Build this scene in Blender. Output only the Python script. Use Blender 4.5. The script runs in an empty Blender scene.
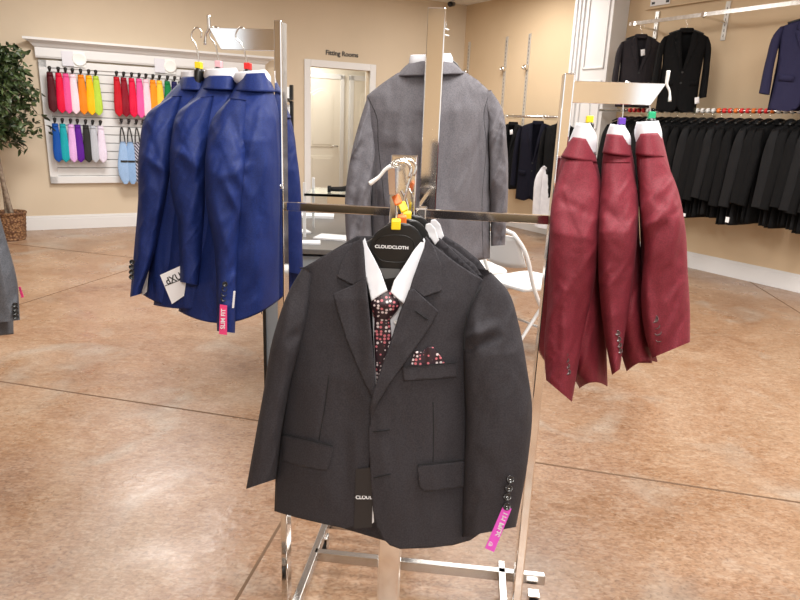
import bpy, math, random
import numpy as np
from math import sin, cos, pi, atan, radians, sqrt
from mathutils import Vector, Matrix
from mathutils.geometry import delaunay_2d_cdt
random.seed(7); rng = np.random.RandomState(5)
SC = bpy.context.scene; COL = SC.collection

# ------------------------------------------------------------------ camera
F = 645.0; PT = atan(645/2343.); RL = atan(90/2341.); EYE = np.array([0, 0, 1.4])
r0 = np.array([1., 0, 0]); u0 = np.array([0, sin(PT), cos(PT)]); fw = np.array([0, cos(PT), -sin(PT)])
rs, rc = sin(RL), cos(RL)
im_r = rc*r0 + rs*u0; im_u = -rs*r0 + rc*u0
cd = bpy.data.cameras.new('camera'); cam = bpy.data.objects.new('camera', cd); COL.objects.link(cam)
cd.sensor_width = 36; cd.lens = 36*F/800; cd.clip_start = .02; cd.clip_end = 100
m = Matrix.Identity(4)
for i in range(3):
    m[i][0] = im_r[i]; m[i][1] = im_u[i]; m[i][2] = -fw[i]; m[i][3] = EYE[i]
cam.matrix_world = m; SC.camera = cam
# ------------------------------------------------------------------ light and exposure
SC.view_settings.view_transform = 'Standard'; SC.view_settings.look = 'None'
SC.view_settings.gamma = 1; SC.view_settings.use_curve_mapping = False
SC.view_settings.exposure = 0.32
W = bpy.data.worlds.new('daylight'); SC.world = W; W.use_nodes = True
W.node_tree.nodes['Background'].inputs[0].default_value = (.93, .96, 1, 1)
W.node_tree.nodes['Background'].inputs[1].default_value = 1.15
def area(name, loc, to, sx, sy, power, col=(1, 1, 1)):
    l = bpy.data.lights.new(name, 'AREA'); l.shape = 'RECTANGLE'; l.size = sx; l.size_y = sy; l.energy = power; l.color = col
    o = bpy.data.objects.new(name, l); COL.objects.link(o); o.location = loc
    o.rotation_euler = (Vector(to)-Vector(loc)).to_track_quat('-Z', 'Y').to_euler(); return o
area('ceiling_and_fill_light', (.6, 1.0, 3.08), (.6, 1.0, 0), 1.2, 1.2, 70, (1, .985, .96))
area('ceiling_and_fill_light', (-2.6, 3.6, 3.08), (-2.6, 3.6, 0), 1.2, 1.2, 60, (1, .975, .94))
area('ceiling_and_fill_light', (1.0, 4.6, 3.08), (1.0, 4.6, 0), 1.2, 1.2, 65, (1, .975, .94))
area('ceiling_and_fill_light', (-2.5, 6.2, 3.08), (-2.5, 6.2, 0), .9, .9, 75, (1, .965, .92))
area('ceiling_and_fill_light', (.9, 8.2, 3.08), (.9, 8.2, 0), 1.0, 1.0, 45, (1, .965, .92))
area('ceiling_and_fill_light', (.2, -2.2, 3.08), (.2, -2.2, 0), 1.2, 1.2, 115, (1, .97, .93))  # fill light added behind the camera to brighten the chrome reflections
area('ceiling_and_fill_light', (2.6, 3.0, 3.08), (2.6, 3.0, 0), 1.2, 1.2, 85, (1, .975, .94))

# ------------------------------------------------------------------ helpers
def at(px, py, Y):
    """numpy: pixel -> world point at distance Y ahead"""
    px = np.asarray(px, float); py = np.asarray(py, float); Y = np.asarray(Y, float)
    X = (px-400)/F; V = (py-300)/F
    a = rc*X + rs*V; b = rs*X - rc*V
    v = a[..., None]*r0 + b[..., None]*u0 + fw
    return EYE + v*(Y/v[..., 1])[..., None]
def atz(px, py, z):
    v = at(px, py, 1.) - EYE
    return EYE + v*((z-1.4)/v[2])
def link(name, me, parent=None):
    o = bpy.data.objects.new(name, me); COL.objects.link(o)
    if parent: o.parent = parent
    return o
def thing(name, label, cat, loc=(0, 0, 0), group=None):
    o = bpy.data.objects.new(name, None); COL.objects.link(o); o.location = [float(c) for c in loc]
    o.empty_display_size = .05
    return tag(o, label, cat, group)
def tag(o, label, cat, group=None):
    o['label'] = label; o['category'] = cat
    if group: o['group'] = group
    return o
def origin(parent):
    p = np.zeros(3)
    while parent:
        p = p + np.array(parent.location); parent = parent.parent
    return p
def build(name, pieces, mat, parent=None, thick=0, smooth=True, bevel=0, kind=None, off=0, center=False, autos=False):
    vs = []; fs = []; k = 0
    for v, f in pieces:
        v = np.asarray(v, float).reshape(-1, 3); vs.append(v); fs += [tuple(int(i)+k for i in q) for q in f]; k += len(v)
    vs = np.concatenate(vs)
    loc = np.zeros(3)
    if parent: vs = vs - origin(parent)
    elif center or True:
        loc = np.array([(vs[:, 0].min()+vs[:, 0].max())/2, (vs[:, 1].min()+vs[:, 1].max())/2, vs[:, 2].min()]); vs = vs - loc
    me = bpy.data.meshes.new(name); me.from_pydata(vs.tolist(), [], fs); me.update()
    if mat: me.materials.append(mat)
    if smooth:
        me.polygons.foreach_set('use_smooth', [True]*len(me.polygons))
    o = link(name, me, parent); o.location = loc
    if thick:
        s = o.modifiers.new('thickness', 'SOLIDIFY'); s.thickness = thick; s.offset = off
    if bevel:
        b = o.modifiers.new('bevel', 'BEVEL'); b.width = bevel; b.segments = 2; b.limit_method = 'ANGLE'
    if kind: o['kind'] = kind
    return o
def crv(P, n, smooth=True):
    P = np.array(P, float)
    if len(P) == 2 or not smooth:
        t = np.linspace(0, len(P)-1, n); i = np.minimum(t.astype(int), len(P)-2); q = (t-i)[:, None]
        return P[i]*(1-q)+P[i+1]*q
    # arc-length-ish parameter catmull rom
    d = np.r_[0, np.cumsum(np.linalg.norm(np.diff(P, axis=0), axis=1))]
    t = np.linspace(0, d[-1], n); i = np.clip(np.searchsorted(d, t, 'right')-1, 0, len(P)-2)
    q = ((t-d[i])/(d[i+1]-d[i]+1e-12))[:, None]
    A = P[np.maximum(i-1, 0)]; B = P[i]; C = P[i+1]; D = P[np.minimum(i+2, len(P)-1)]
    h = (d[i+1]-d[i])[:, None]
    hp = np.where(i > 0, d[i]-d[np.maximum(i-1, 0)], 1)[:, None]; hn = np.where(i < len(P)-2, d[np.minimum(i+2, len(P)-1)]-d[i+1], 1)[:, None]
    mB = np.where((i > 0)[:, None], ((C-B)/h*hp+(B-A)/hp*h)/(h+hp), (C-B)/h)*h
    mC = np.where((i < len(P)-2)[:, None], ((C-B)/h*hn+(D-C)/hn*h)/(h+hn), (C-B)/h)*h
    q2 = q*q; q3 = q2*q
    return (2*q3-3*q2+1)*B+(q3-2*q2+q)*mB+(3*q2-2*q3)*C+(q3-q2)*mC
def foldf(folds, u, v):
    r = np.zeros_like(u)
    for (a, b, c, d, amp, w) in folds:
        L2 = (c-a)**2+(d-b)**2
        t = ((u-a)*(c-a)+(v-b)*(d-b))/L2; tc = np.clip(t, 0, 1)
        dist = np.hypot(u-(a+tc*(c-a)), v-(b+tc*(d-b)))
        r += amp*np.exp(-(dist/w)**2)*(.35+.65*np.sin(np.clip(tc, .0, 1)*pi))
    return r
def vnoise(x, y, seed=0):
    xi = np.floor(x).astype(int); yi = np.floor(y).astype(int); fx = x-xi; fy = y-yi
    fx = fx*fx*(3-2*fx); fy = fy*fy*(3-2*fy)
    def h(a, b):
        q = np.sin(a*127.1+b*311.7+seed*74.7)*43758.5453; return q-np.floor(q)
    return (h(xi, yi)*(1-fx)+h(xi+1, yi)*fx)*(1-fy)+(h(xi, yi+1)*(1-fx)+h(xi+1, yi+1)*fx)*fy
def crease(u, v, sc, seed=0, ang=.35, st=5.0):
    """soft ridged drape: long folds leaning by ang"""
    a = (u*cos(ang)+v*sin(ang))/sc; b = (-u*sin(ang)+v*cos(ang))/(sc*st)
    a = a+.6*vnoise(b*1.7, a*.5, seed+9)
    n = vnoise(a, b, seed); n2 = vnoise(a*1.9+7, b*1.6, seed+3)
    return (1-np.abs(2*n-1))**1.6*.7+(1-np.abs(2*n2-1))**2*.3-.45
def inside(P, x, y):
    P = np.array(P); n = len(P); r = np.zeros(len(x), bool); j = n-1
    for i in range(n):
        c = ((P[i, 1] > y) != (P[j, 1] > y)) & (x < (P[j, 0]-P[i, 0])*(y-P[i, 1])/(P[j, 1]-P[i, 1]+1e-15)+P[i, 0])
        r ^= c; j = i
    return r
def patch(poly, mf, df, step):
    """polygon (2D) filled with a fine grid; df gives distance toward the viewer"""
    P = [np.array(p, float) for p in poly]; B = []
    for i in range(len(P)):
        a = P[i]; b = P[(i+1) % len(P)]; k = max(1, int(np.linalg.norm(b-a)/step))
        for j in range(k): B.append(a+(b-a)*j/k)
    B = np.array(B); lo = B.min(0); hi = B.max(0)
    gx, gy = np.meshgrid(np.arange(lo[0]+step/2, hi[0], step), np.arange(lo[1]+step/2, hi[1], step))
    G = np.c_[gx.ravel(), gy.ravel()]
    G = G[inside(B, G[:, 0], G[:, 1])]
    if len(G):
        dm = np.full(len(G), 1e9)
        for b in B: dm = np.minimum(dm, (G[:, 0]-b[0])**2+(G[:, 1]-b[1])**2)
        G = G[dm > (step*.5)**2]
    A = np.r_[B, G]; n = len(B)
    r = delaunay_2d_cdt([Vector(a) for a in A], [(i, (i+1) % n) for i in range(n)], [list(range(n))], 1, 1e-7)
    V = np.array([tuple(a) for a in r[0]]); fs = [tuple(q) for q in r[2]]
    return mf(V[:, 0], V[:, 1], df(V[:, 0], V[:, 1])), fs
def tube2(L, R, mf, d0, rad, n=40, m=28, folds=(), sag=0, cap=True, pw=.75, sagp=3, wr=0, ws=12, seed=0, wang=.3):
    """garment tube between two traced edges; d0/rad numbers or lists along the length"""
    L = crv(L, n); R = crv(R, n); t = np.linspace(0, 1, n)
    D0 = np.interp(t, np.linspace(0, 1, len(d0)), d0) if hasattr(d0, '__len__') else np.full(n, d0)
    RA = np.interp(t, np.linspace(0, 1, len(rad)), rad) if hasattr(rad, '__len__') else np.full(n, rad)
    th = np.linspace(0, 2*pi, m, endpoint=False)
    ct = np.sign(np.cos(th))*np.abs(np.cos(th))**pw; st = np.sign(np.sin(th))*np.abs(np.sin(th))**pw
    mid = (L+R)/2; hv = (R-L)/2
    U = mid[:, 0, None]+hv[:, 0, None]*ct; V = mid[:, 1, None]+hv[:, 1, None]*ct
    V = V + sag*(t[:, None]**sagp)*(1-ct**2)
    D = D0[:, None]+RA[:, None]*st
    if len(folds): D = D + foldf(folds, U, V)*np.clip(st*3, 0, 1)
    if wr:
        rel = V-V[0].mean(); D = D + (wr*crease(U, V, ws, seed, wang)+wr*.22*crease(U, V, ws*.8, seed+5, -.6, 2.5))*np.clip(st*2+.3, 0, 1)*np.clip(t[:, None]*5, .15, 1)
    vs = mf(U.ravel(), V.ravel(), D.ravel())
    fs = [(i*m+j, i*m+(j+1) % m, (i+1)*m+(j+1) % m, (i+1)*m+j) for i in range(n-1) for j in range(m)]
    if cap: fs.append(tuple(range(m)))
    return vs, fs
def pipe(P, r, seg=8, n=None, smooth=True, flat=None):
    P = np.array(P, float)
    if n: P = crv(P, n, smooth)
    T = np.gradient(P, axis=0); T /= np.linalg.norm(T, axis=1)[:, None]+1e-12
    up = np.array([0, 0, 1.]) if abs(T[0][2]) < .9 else np.array([0, 1., 0])
    N = np.cross(T[0], up); N /= np.linalg.norm(N); vs = []
    R = np.interp(np.linspace(0, 1, len(P)), np.linspace(0, 1, len(r)), r) if hasattr(r, '__len__') else np.full(len(P), r)
    for i in range(len(P)):
        N = N-T[i]*(N@T[i]); N /= np.linalg.norm(N); Bn = np.cross(T[i], N)
        for k in range(seg):
            a = 2*pi*k/seg; vs.append(P[i]+R[i]*(cos(a)*N+sin(a)*Bn))
    fs = [(i*seg+k, i*seg+(k+1) % seg, (i+1)*seg+(k+1) % seg, (i+1)*seg+k) for i in range(len(P)-1) for k in range(seg)]
    fs += [tuple(range(seg))[::-1], tuple(range((len(P)-1)*seg, len(P)*seg))]
    return np.array(vs), fs
BF = [(0, 3, 2, 1), (4, 5, 6, 7), (0, 1, 5, 4), (1, 2, 6, 5), (2, 3, 7, 6), (3, 0, 4, 7)]
def box(c, s, ax=None):
    ax = np.eye(3) if ax is None else np.array(ax, float); c = np.array(c, float)
    q = [(-1, -1, -1), (1, -1, -1), (1, 1, -1), (-1, 1, -1), (-1, -1, 1), (1, -1, 1), (1, 1, 1), (-1, 1, 1)]
    return np.array([c+sum(a*k*h/2 for a, k, h in zip(ax, p, s)) for p in q]), BF
def prism(poly, mf, d0, d1):
    n = len(poly); P = np.array(poly, float)
    a = mf(P[:, 0], P[:, 1], np.full(n, d0)); b = mf(P[:, 0], P[:, 1], np.full(n, d1))
    return np.r_[a, b], [tuple(range(n))[::-1], tuple(range(n, 2*n))]+[(i, (i+1) % n, (i+1) % n+n, i+n) for i in range(n)]
def disc(c, axis, r, h, seg=16, hole=True):
    """a sewn button: dished disc"""
    axis = np.array(axis, float); axis /= np.linalg.norm(axis); e = np.cross(axis, [0, 0, 1.]); e /= np.linalg.norm(e); g = np.cross(axis, e)
    prof = [(0, 0), (1, 0), (1, h), (.85, h*1.25), (.7, h*.75), (0, h*.7)]; vs = []
    for (k, z) in prof:
        for i in range(seg):
            a = 2*pi*i/seg; vs.append(np.array(c)+axis*z+r*k*(cos(a)*e+sin(a)*g))
    fs = [(i*seg+k, i*seg+(k+1) % seg, (i+1)*seg+(k+1) % seg, (i+1)*seg+k) for i in range(len(prof)-1) for k in range(seg)]
    return np.array(vs), fs
def lathe(c, prof, seg=32):
    vs = [np.array(c)+np.array([r*cos(2*pi*i/seg), r*sin(2*pi*i/seg), z]) for r, z in prof for i in range(seg)]
    fs = [(i*seg+k, i*seg+(k+1) % seg, (i+1)*seg+(k+1) % seg, (i+1)*seg+k) for i in range(len(prof)-1) for k in range(seg)]
    return np.array(vs), fs
def text(name, body, size, pos, xd, nd, mat, parent=None, ext=.0004, stretch=1):
    """flat lettering as a mesh: xd reading direction, nd facing"""
    cu = bpy.data.curves.new(name, 'FONT'); cu.body = body; cu.size = size; cu.extrude = ext; cu.offset = size*.018; cu.align_x = 'CENTER'; cu.align_y = 'CENTER'
    o = bpy.data.objects.new('tmp', cu); COL.objects.link(o)
    dg = bpy.context.evaluated_depsgraph_get(); dg.update()
    me = bpy.data.meshes.new_from_object(o.evaluated_get(dg)); bpy.data.objects.remove(o)
    xd = np.array(xd, float); xd /= np.linalg.norm(xd); nd = np.array(nd, float); nd = nd-xd*(nd@xd); nd /= np.linalg.norm(nd); yd = np.cross(nd, xd)
    v = np.array([tuple(q.co) for q in me.vertices]); w = np.array(pos)+v[:, :1]*xd*stretch+v[:, 1:2]*yd+v[:, 2:]*nd
    return build(name, [(w, [tuple(p.vertices) for p in me.polygons])], mat, parent, smooth=False)
def copy_tree(o, loc=None, rz=None, label=None, parent=None):
    c = o.copy(); COL.objects.link(c); c.parent = parent
    for ch in list(o.children): copy_tree(ch, parent=c)
    if loc is not None: c.location = loc
    if rz is not None: c.rotation_euler = (0, 0, rz)
    if label: c['label'] = label
    return c

# ------------------------------------------------------------------ materials
def mat(name, col, rough=.5, metal=0, **k):
    M = bpy.data.materials.new(name); M.use_nodes = True; b = M.node_tree.nodes['Principled BSDF']
    b.inputs['Base Color'].default_value = (*col, 1); b.inputs['Roughness'].default_value = rough; b.inputs['Metallic'].default_value = metal
    for a, v in k.items(): b.inputs[a.replace('_', ' ')].default_value = v
    return M
def nn(M, t, **k):
    n = M.node_tree.nodes.new(t)
    for a, v in k.items(): setattr(n, a, v)
    return n
def lk(M, a, b): M.node_tree.links.new(a, b)
def vary(M, col, col2, scale, detail=4, bump=0, bscale=None, stretch=(1, 1, 1), dist=.002, lo=.35, hi=.65):
    b = M.node_tree.nodes['Principled BSDF']; tc = nn(M, 'ShaderNodeTexCoord'); mp = nn(M, 'ShaderNodeMapping'); mp.inputs['Scale'].default_value = stretch
    lk(M, tc.outputs['Object'], mp.inputs[0])
    n = nn(M, 'ShaderNodeTexNoise'); n.inputs['Scale'].default_value = scale; n.inputs['Detail'].default_value = detail; lk(M, mp.outputs[0], n.inputs['Vector'])
    r = nn(M, 'ShaderNodeValToRGB'); r.color_ramp.elements[0].position = lo; r.color_ramp.elements[1].position = hi
    r.color_ramp.elements[0].color = (*col, 1); r.color_ramp.elements[1].color = (*col2, 1); lk(M, n.outputs[0], r.inputs[0]); lk(M, r.outputs[0], b.inputs['Base Color'])
    if bump:
        n2 = nn(M, 'ShaderNodeTexNoise'); n2.inputs['Scale'].default_value = bscale or scale; n2.inputs['Detail'].default_value = 3; lk(M, mp.outputs[0], n2.inputs['Vector'])
        bp = nn(M, 'ShaderNodeBump'); bp.inputs['Strength'].default_value = bump; bp.inputs['Distance'].default_value = dist
        lk(M, n2.outputs[0], bp.inputs['Height']); lk(M, bp.outputs[0], b.inputs['Normal'])
    return M
def fabric(name, col, rough=.8, sheen=.25, wr=.35, sheen_tint=None, wsc=9, spec=.3):
    """suiting: fine weave plus soft drape wrinkles"""
    M = mat(name, col, rough); b = M.node_tree.nodes['Principled BSDF']
    b.inputs['Sheen Weight'].default_value = sheen; b.inputs['Sheen Roughness'].default_value = .45; b.inputs['Specular IOR Level'].default_value = spec
    b.inputs['Sheen Tint'].default_value = (*(sheen_tint or [min(1, c*2+.25) for c in col]), 1)
    tc = nn(M, 'ShaderNodeTexCoord'); geo = nn(M, 'ShaderNodeNewGeometry')
    mp = nn(M, 'ShaderNodeMapping'); mp.inputs['Scale'].default_value = (1, 1, .35); lk(M, tc.outputs['Object'], mp.inputs[0])
    n = nn(M, 'ShaderNodeTexNoise'); n.inputs['Scale'].default_value = wsc; n.inputs['Detail'].default_value = 1.5; n.inputs['Distortion'].default_value = 1.4; lk(M, mp.outputs[0], n.inputs['Vector'])
    n2 = nn(M, 'ShaderNodeTexNoise'); n2.inputs['Scale'].default_value = 900; n2.inputs['Detail'].default_value = 1; lk(M, tc.outputs['Object'], n2.inputs['Vector'])
    b1 = nn(M, 'ShaderNodeBump'); b1.inputs['Strength'].default_value = wr; b1.inputs['Distance'].default_value = .03; lk(M, n.outputs[0], b1.inputs['Height'])
    b2 = nn(M, 'ShaderNodeBump'); b2.inputs['Strength'].default_value = .25; b2.inputs['Distance'].default_value = .0006; lk(M, n2.outputs[0], b2.inputs['Height'])
    lk(M, b1.outputs[0], b2.inputs['Normal']); lk(M, b2.outputs[0], b.inputs['Normal'])
    r = nn(M, 'ShaderNodeMixRGB'); r.blend_type = 'MULTIPLY'; r.inputs[0].default_value = .4; r.inputs[1].default_value = (*col, 1)
    n3 = nn(M, 'ShaderNodeTexNoise'); n3.inputs['Scale'].default_value = 420; n3.inputs['Detail'].default_value = 0; lk(M, tc.outputs['Object'], n3.inputs['Vector'])
    cr = nn(M, 'ShaderNodeValToRGB'); cr.color_ramp.elements[0].color = (.55, .55, .55, 1); cr.color_ramp.elements[1].color = (1.5, 1.5, 1.5, 1); cr.color_ramp.elements[0].position = .3; cr.color_ramp.elements[1].position = .7
    lk(M, n3.outputs[0], cr.inputs[0]); lk(M, cr.outputs[0], r.inputs[2]); lk(M, r.outputs[0], b.inputs['Base Color'])
    return M
m_black = fabric('charcoal_black_wool', (.033, .030, .0345), wr=.3, sheen=.04)
m_black2 = fabric('black_suiting', (.006, .006, .0065), rough=.9, wr=.5, sheen=0, spec=.15)
m_black_hi = fabric('highlight_black_suiting', (.010, .010, .011), rough=.85, wr=.5, sheen=0, spec=.2)  # lighter black puts the grey highlight strips of the suit row into colour
m_char = fabric('dark_charcoal_suiting', (.026, .023, .027), rough=.9, wr=.5, sheen=0, spec=.2)
m_ink = fabric('ink_suiting', (.005, .005, .012), rough=.9, wr=.4, sheen=0, spec=.2)
m_gray = fabric('mid_grey_suiting', (.150, .142, .155), wr=.8, sheen=.05)
m_slate = fabric('slate_grey_suiting', (.11, .115, .13), wr=.4, sheen=.05)
m_navy = fabric('royal_navy_suiting', (.0095, .023, .125), rough=.6, sheen=0, wr=.5, spec=.25)
m_navy2 = fabric('dusk_navy_suiting', (.014, .013, .045), wr=.4, sheen=.03)
m_mar = fabric('maroon_suiting', (.175, .016, .028), rough=.68, sheen=.06, wr=.5, sheen_tint=(1, .3, .4), spec=.35)
m_shirt = vary(mat('white_cotton', (.8, .8, .82), .75), (.66, .66, .70), (.74, .74, .77), 20, bump=.2, bscale=30, dist=.004)
m_lin = mat('lining', (.03, .03, .035), .45)
m_seam = mat('seam_thread', (.006, .006, .007), .9)
m_chrome = mat('chrome', (.86, .85, .83), .09, 1)
m_chrome2 = vary(mat('worn_chrome', (.7, .7, .7), .22, 1), (.62, .60, .57), (.85, .85, .84), 30, lo=.3, hi=.7)
m_strip = mat('satin_steel', (.66, .65, .62), .4, .6)
m_base = mat('dull_chrome', (.50, .48, .46), .26, 1)
m_wire = mat('hook_wire', (.8, .8, .78), .18, 1)
m_hang = mat('black_plastic', (.008, .008, .008), .35)
m_white = mat('white_paint', (.74, .74, .74), .45)
m_wplastic = mat('white_plastic', (.85, .85, .83), .35)
m_text = mat('white_print', (.8, .8, .8), .5)
m_ink_print = mat('black_print', (.02, .02, .02), .5)
m_card = mat('card_stock', (.82, .82, .84), .6)
m_pink = mat('pink_tag', (.85, .06, .22), .5)
m_mag = mat('magenta_tag', (.80, .10, .62), .5)
def plastic(n, c): return mat(n, c, .35)
m_yel = plastic('yellow_sizer', (.95, .72, .02)); m_pnk = plastic('pale_pink_sizer', (.85, .5, .55)); m_red = plastic('red_sizer', (.8, .03, .03)); m_org = plastic('orange_sizer', (.9, .2, .03))
m_pur = plastic('purple_sizer', (.15, .05, .5)); m_grn = plastic('green_sizer', (.02, .45, .2))
m_wall = vary(mat('beige_wall', (.5, .4, .28), .85), (.62, .52, .39), (.66, .555, .42), 1.2, bump=.15, bscale=150, dist=.002)
m_wall2 = vary(mat('tan_wall', (.5, .4, .28), .85), (.62, .48, .315), (.66, .515, .345), 1.2, bump=.15, bscale=150, dist=.002)
m_ceil = mat('ceiling_white', (.75, .74, .71), .9)
m_cream = mat('cream_door_paint', (.78, .74, .65), .5)

# ------------------------------------------------------------------ floor material
def floor_mat():
    M = mat('stained_concrete', (.4, .25, .15), .3); b = M.node_tree.nodes['Principled BSDF']
    tc = nn(M, 'ShaderNodeTexCoord')
    def noise(s, d, dist=0, stretch=(1, 1, 1), rot=0):
        mp = nn(M, 'ShaderNodeMapping'); mp.inputs['Scale'].default_value = stretch; mp.inputs['Rotation'].default_value = (0, 0, rot); lk(M, tc.outputs['Object'], mp.inputs[0])
        n = nn(M, 'ShaderNodeTexNoise'); n.inputs['Scale'].default_value = s; n.inputs['Detail'].default_value = d; n.inputs['Distortion'].default_value = dist; lk(M, mp.outputs[0], n.inputs['Vector']); return n.outputs[0]
    def ramp(x, *st):
        r = nn(M, 'ShaderNodeValToRGB'); e = r.color_ramp.elements
        while len(e) < len(st): e.new(.5)
        for q, (p, c) in zip(e, st): q.position = p; q.color = (*c, 1)
        lk(M, x, r.inputs[0]); return r.outputs[0]
    def mix(f, a, c, mode='MIX'):
        r = nn(M, 'ShaderNodeMixRGB'); r.blend_type = mode
        if isinstance(f, float): r.inputs[0].default_value = f
        else: lk(M, f, r.inputs[0])
        lk(M, a, r.inputs[1]); lk(M, c, r.inputs[2]); return r.outputs[0]
    base = ramp(noise(1.1, 5, 1.2), (.34, (.15, .070, .034)), (.5, (.265, .148, .080)), (.64, (.345, .235, .155)))
    mott = ramp(noise(9, 8, 1.5, (1, 1.6, 1), .5), (.35, (.19, .095, .048)), (.5, (.325, .185, .105)), (.62, (.42, .31, .225)))
    fine = ramp(noise(34, 7, 1.2, (1, 2.2, 1), .4), (.35, (.20, .105, .058)), (.5, (.345, .21, .125)), (.65, (.47, .36, .27)))
    c = mix(.28, base, mott); c = mix(.38, c, fine)
    grey = ramp(noise(2.3, 4, .6), (.55, (0, 0, 0)), (.72, (.65, .65, .65)))
    gc = ramp(noise(14, 6), (.3, (.27, .225, .18)), (.7, (.43, .38, .32)))
    c = mix(grey, c, gc)
    sp = ramp(noise(70, 4, .5), (.30, (.70, .66, .62)), (.47, (1, 1, 1)), (.75, (1.14, 1.12, 1.1)))
    c = mix(.9, c, sp, 'MULTIPLY')
    st = ramp(noise(3.2, 3), (.24, (.62, .5, .42)), (.36, (1, 1, 1)))
    c = mix(.7, c, st, 'MULTIPLY')
    lk(M, c, b.inputs['Base Color'])
    rr = ramp(noise(4, 6), (.3, (.24, .24, .24)), (.7, (.42, .42, .42))); lk(M, rr, b.inputs['Roughness'])
    bp = nn(M, 'ShaderNodeBump'); bp.inputs['Strength'].default_value = .25; bp.inputs['Distance'].default_value = .004
    lk(M, noise(26, 6), bp.inputs['Height']); lk(M, bp.outputs[0], b.inputs['Normal'])
    b.inputs['Specular IOR Level'].default_value = .55
    return M
m_floor = floor_mat()
m_joint = mat('saw_cut_joint', (.13, .075, .042), .9)

# ------------------------------------------------------------------ the room
H = 3.13
dL = np.array([cos(radians(29.5)), sin(radians(29.5)), 0]); PL = np.array([-4.452, 7.548, 0]); nL = np.array([dL[1], -dL[0], 0])
dR = np.array([1.802, -2.898, 0]); dR /= np.linalg.norm(dR); nR = np.array([dR[1], -dR[0], 0]); PC = np.array([.836, 10.54, 0])
Z = np.array([0, 0, 1.])
def LW(t, z, o=0): return PL+dL*t+Z*z+nL*o
def RW(s, z, o=0): return PC+dR*s+Z*z+nR*o
def wbox(Wf, a0, a1, z0, z1, o0, o1):
    q = [(a0, o0, z0), (a1, o0, z0), (a1, o1, z0), (a0, o1, z0), (a0, o0, z1), (a1, o0, z1), (a1, o1, z1), (a0, o1, z1)]
    return np.array([Wf(a, z, o) for a, o, z in q]), BF
def st(name, pcs, m_, **k): return build(name, pcs, m_, kind='structure', smooth=False, **k)
st('floor', [box((0, 4, -.05), (15, 18, .1))], m_floor)
st('ceiling', [box((0, 4, H+.05), (15, 18, .1))], m_ceil)
TD0, TD1, ZD = 3.57, 4.475, 2.09
st('wall_left', [wbox(LW, -3, TD0, 0, H, -.12, 0), wbox(LW, TD0, TD1, ZD, H, -.12, 0), wbox(LW, TD1, 6.2, 0, H, -.12, 0)], m_wall)
st('wall_right', [wbox(RW, -.15, 12.5, 0, H, -.12, 0)], m_wall2)
def basep(Wf, a0, a1):
    return [wbox(Wf, a0, a1, 0, .13, 0, .016), wbox(Wf, a0, a1, .13, .155, 0, .012), wbox(Wf, a0, a1, .155, .17, 0, .007)]
st('baseboard_left', basep(LW, -3, TD0-.09)+basep(LW, TD1+.09, 6.0), m_white, bevel=.002)
st('baseboard_right', basep(RW, .02, 2.48)+basep(RW, 3.08, 12.4), m_white, bevel=.002)
st('trim_1', [wbox(LW, TD0-.09, TD0, 0, ZD+.09, 0, .025), wbox(LW, TD1, TD1+.09, 0, ZD+.09, 0, .025), wbox(LW, TD0, TD1, ZD, ZD+.09, 0, .025),
              wbox(LW, TD0-.012, TD0, 0, ZD, -.14, .02), wbox(LW, TD1, TD1+.012, 0, ZD, -.14, .02)], m_white, bevel=.004)
# white panelled pilaster on the right wall
PS0, PS1, PO = 2.48, 3.08, .25
pil = [wbox(RW, PS0, PS1, 0, H, 0, PO)]
for a, b, o in ((PS0+.03, PS0+.06, .02), (PS0+.09, PS0+.12, .02), (PS0+.15, PS0+.18, .02)): pil.append(wbox(RW, a, b, 0, H, PO, PO+o))
for (z0, z1) in ((.4, 1.25), (1.4, 1.95), (2.08, 3.05)):
    a0, a1 = PS0+.23, PS1-.05
    pil += [wbox(RW, a0, a1, z0, z0+.02, PO, PO+.014), wbox(RW, a0, a1, z1-.02, z1, PO, PO+.014), wbox(RW, a0, a0+.02, z0, z1, PO, PO+.014), wbox(RW, a1-.02, a1, z0, z1, PO, PO+.014)]
st('trim_2', pil, m_white, bevel=.004)
# unseen storefront behind the viewpoint, piers and openings shaped for chrome reflections; side walls
fr = []
for x, w in ((-7.5, .5), (-4.6, .14), (-1.05, 4.5), (4.0, .14), (7.5, .5)): fr.append(box((x, -4.5, 1.5), (w, .12, 3.2)))
fr += [box((0, -4.5, .2), (15, .12, .5)), box((0, -4.5, 2.95), (15, .12, .4))]
st('wall_front_unseen', fr, m_wall2)
st('wall_side', [box((-6.6, 1, H/2), (.12, 11, H))], m_wall)
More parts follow.
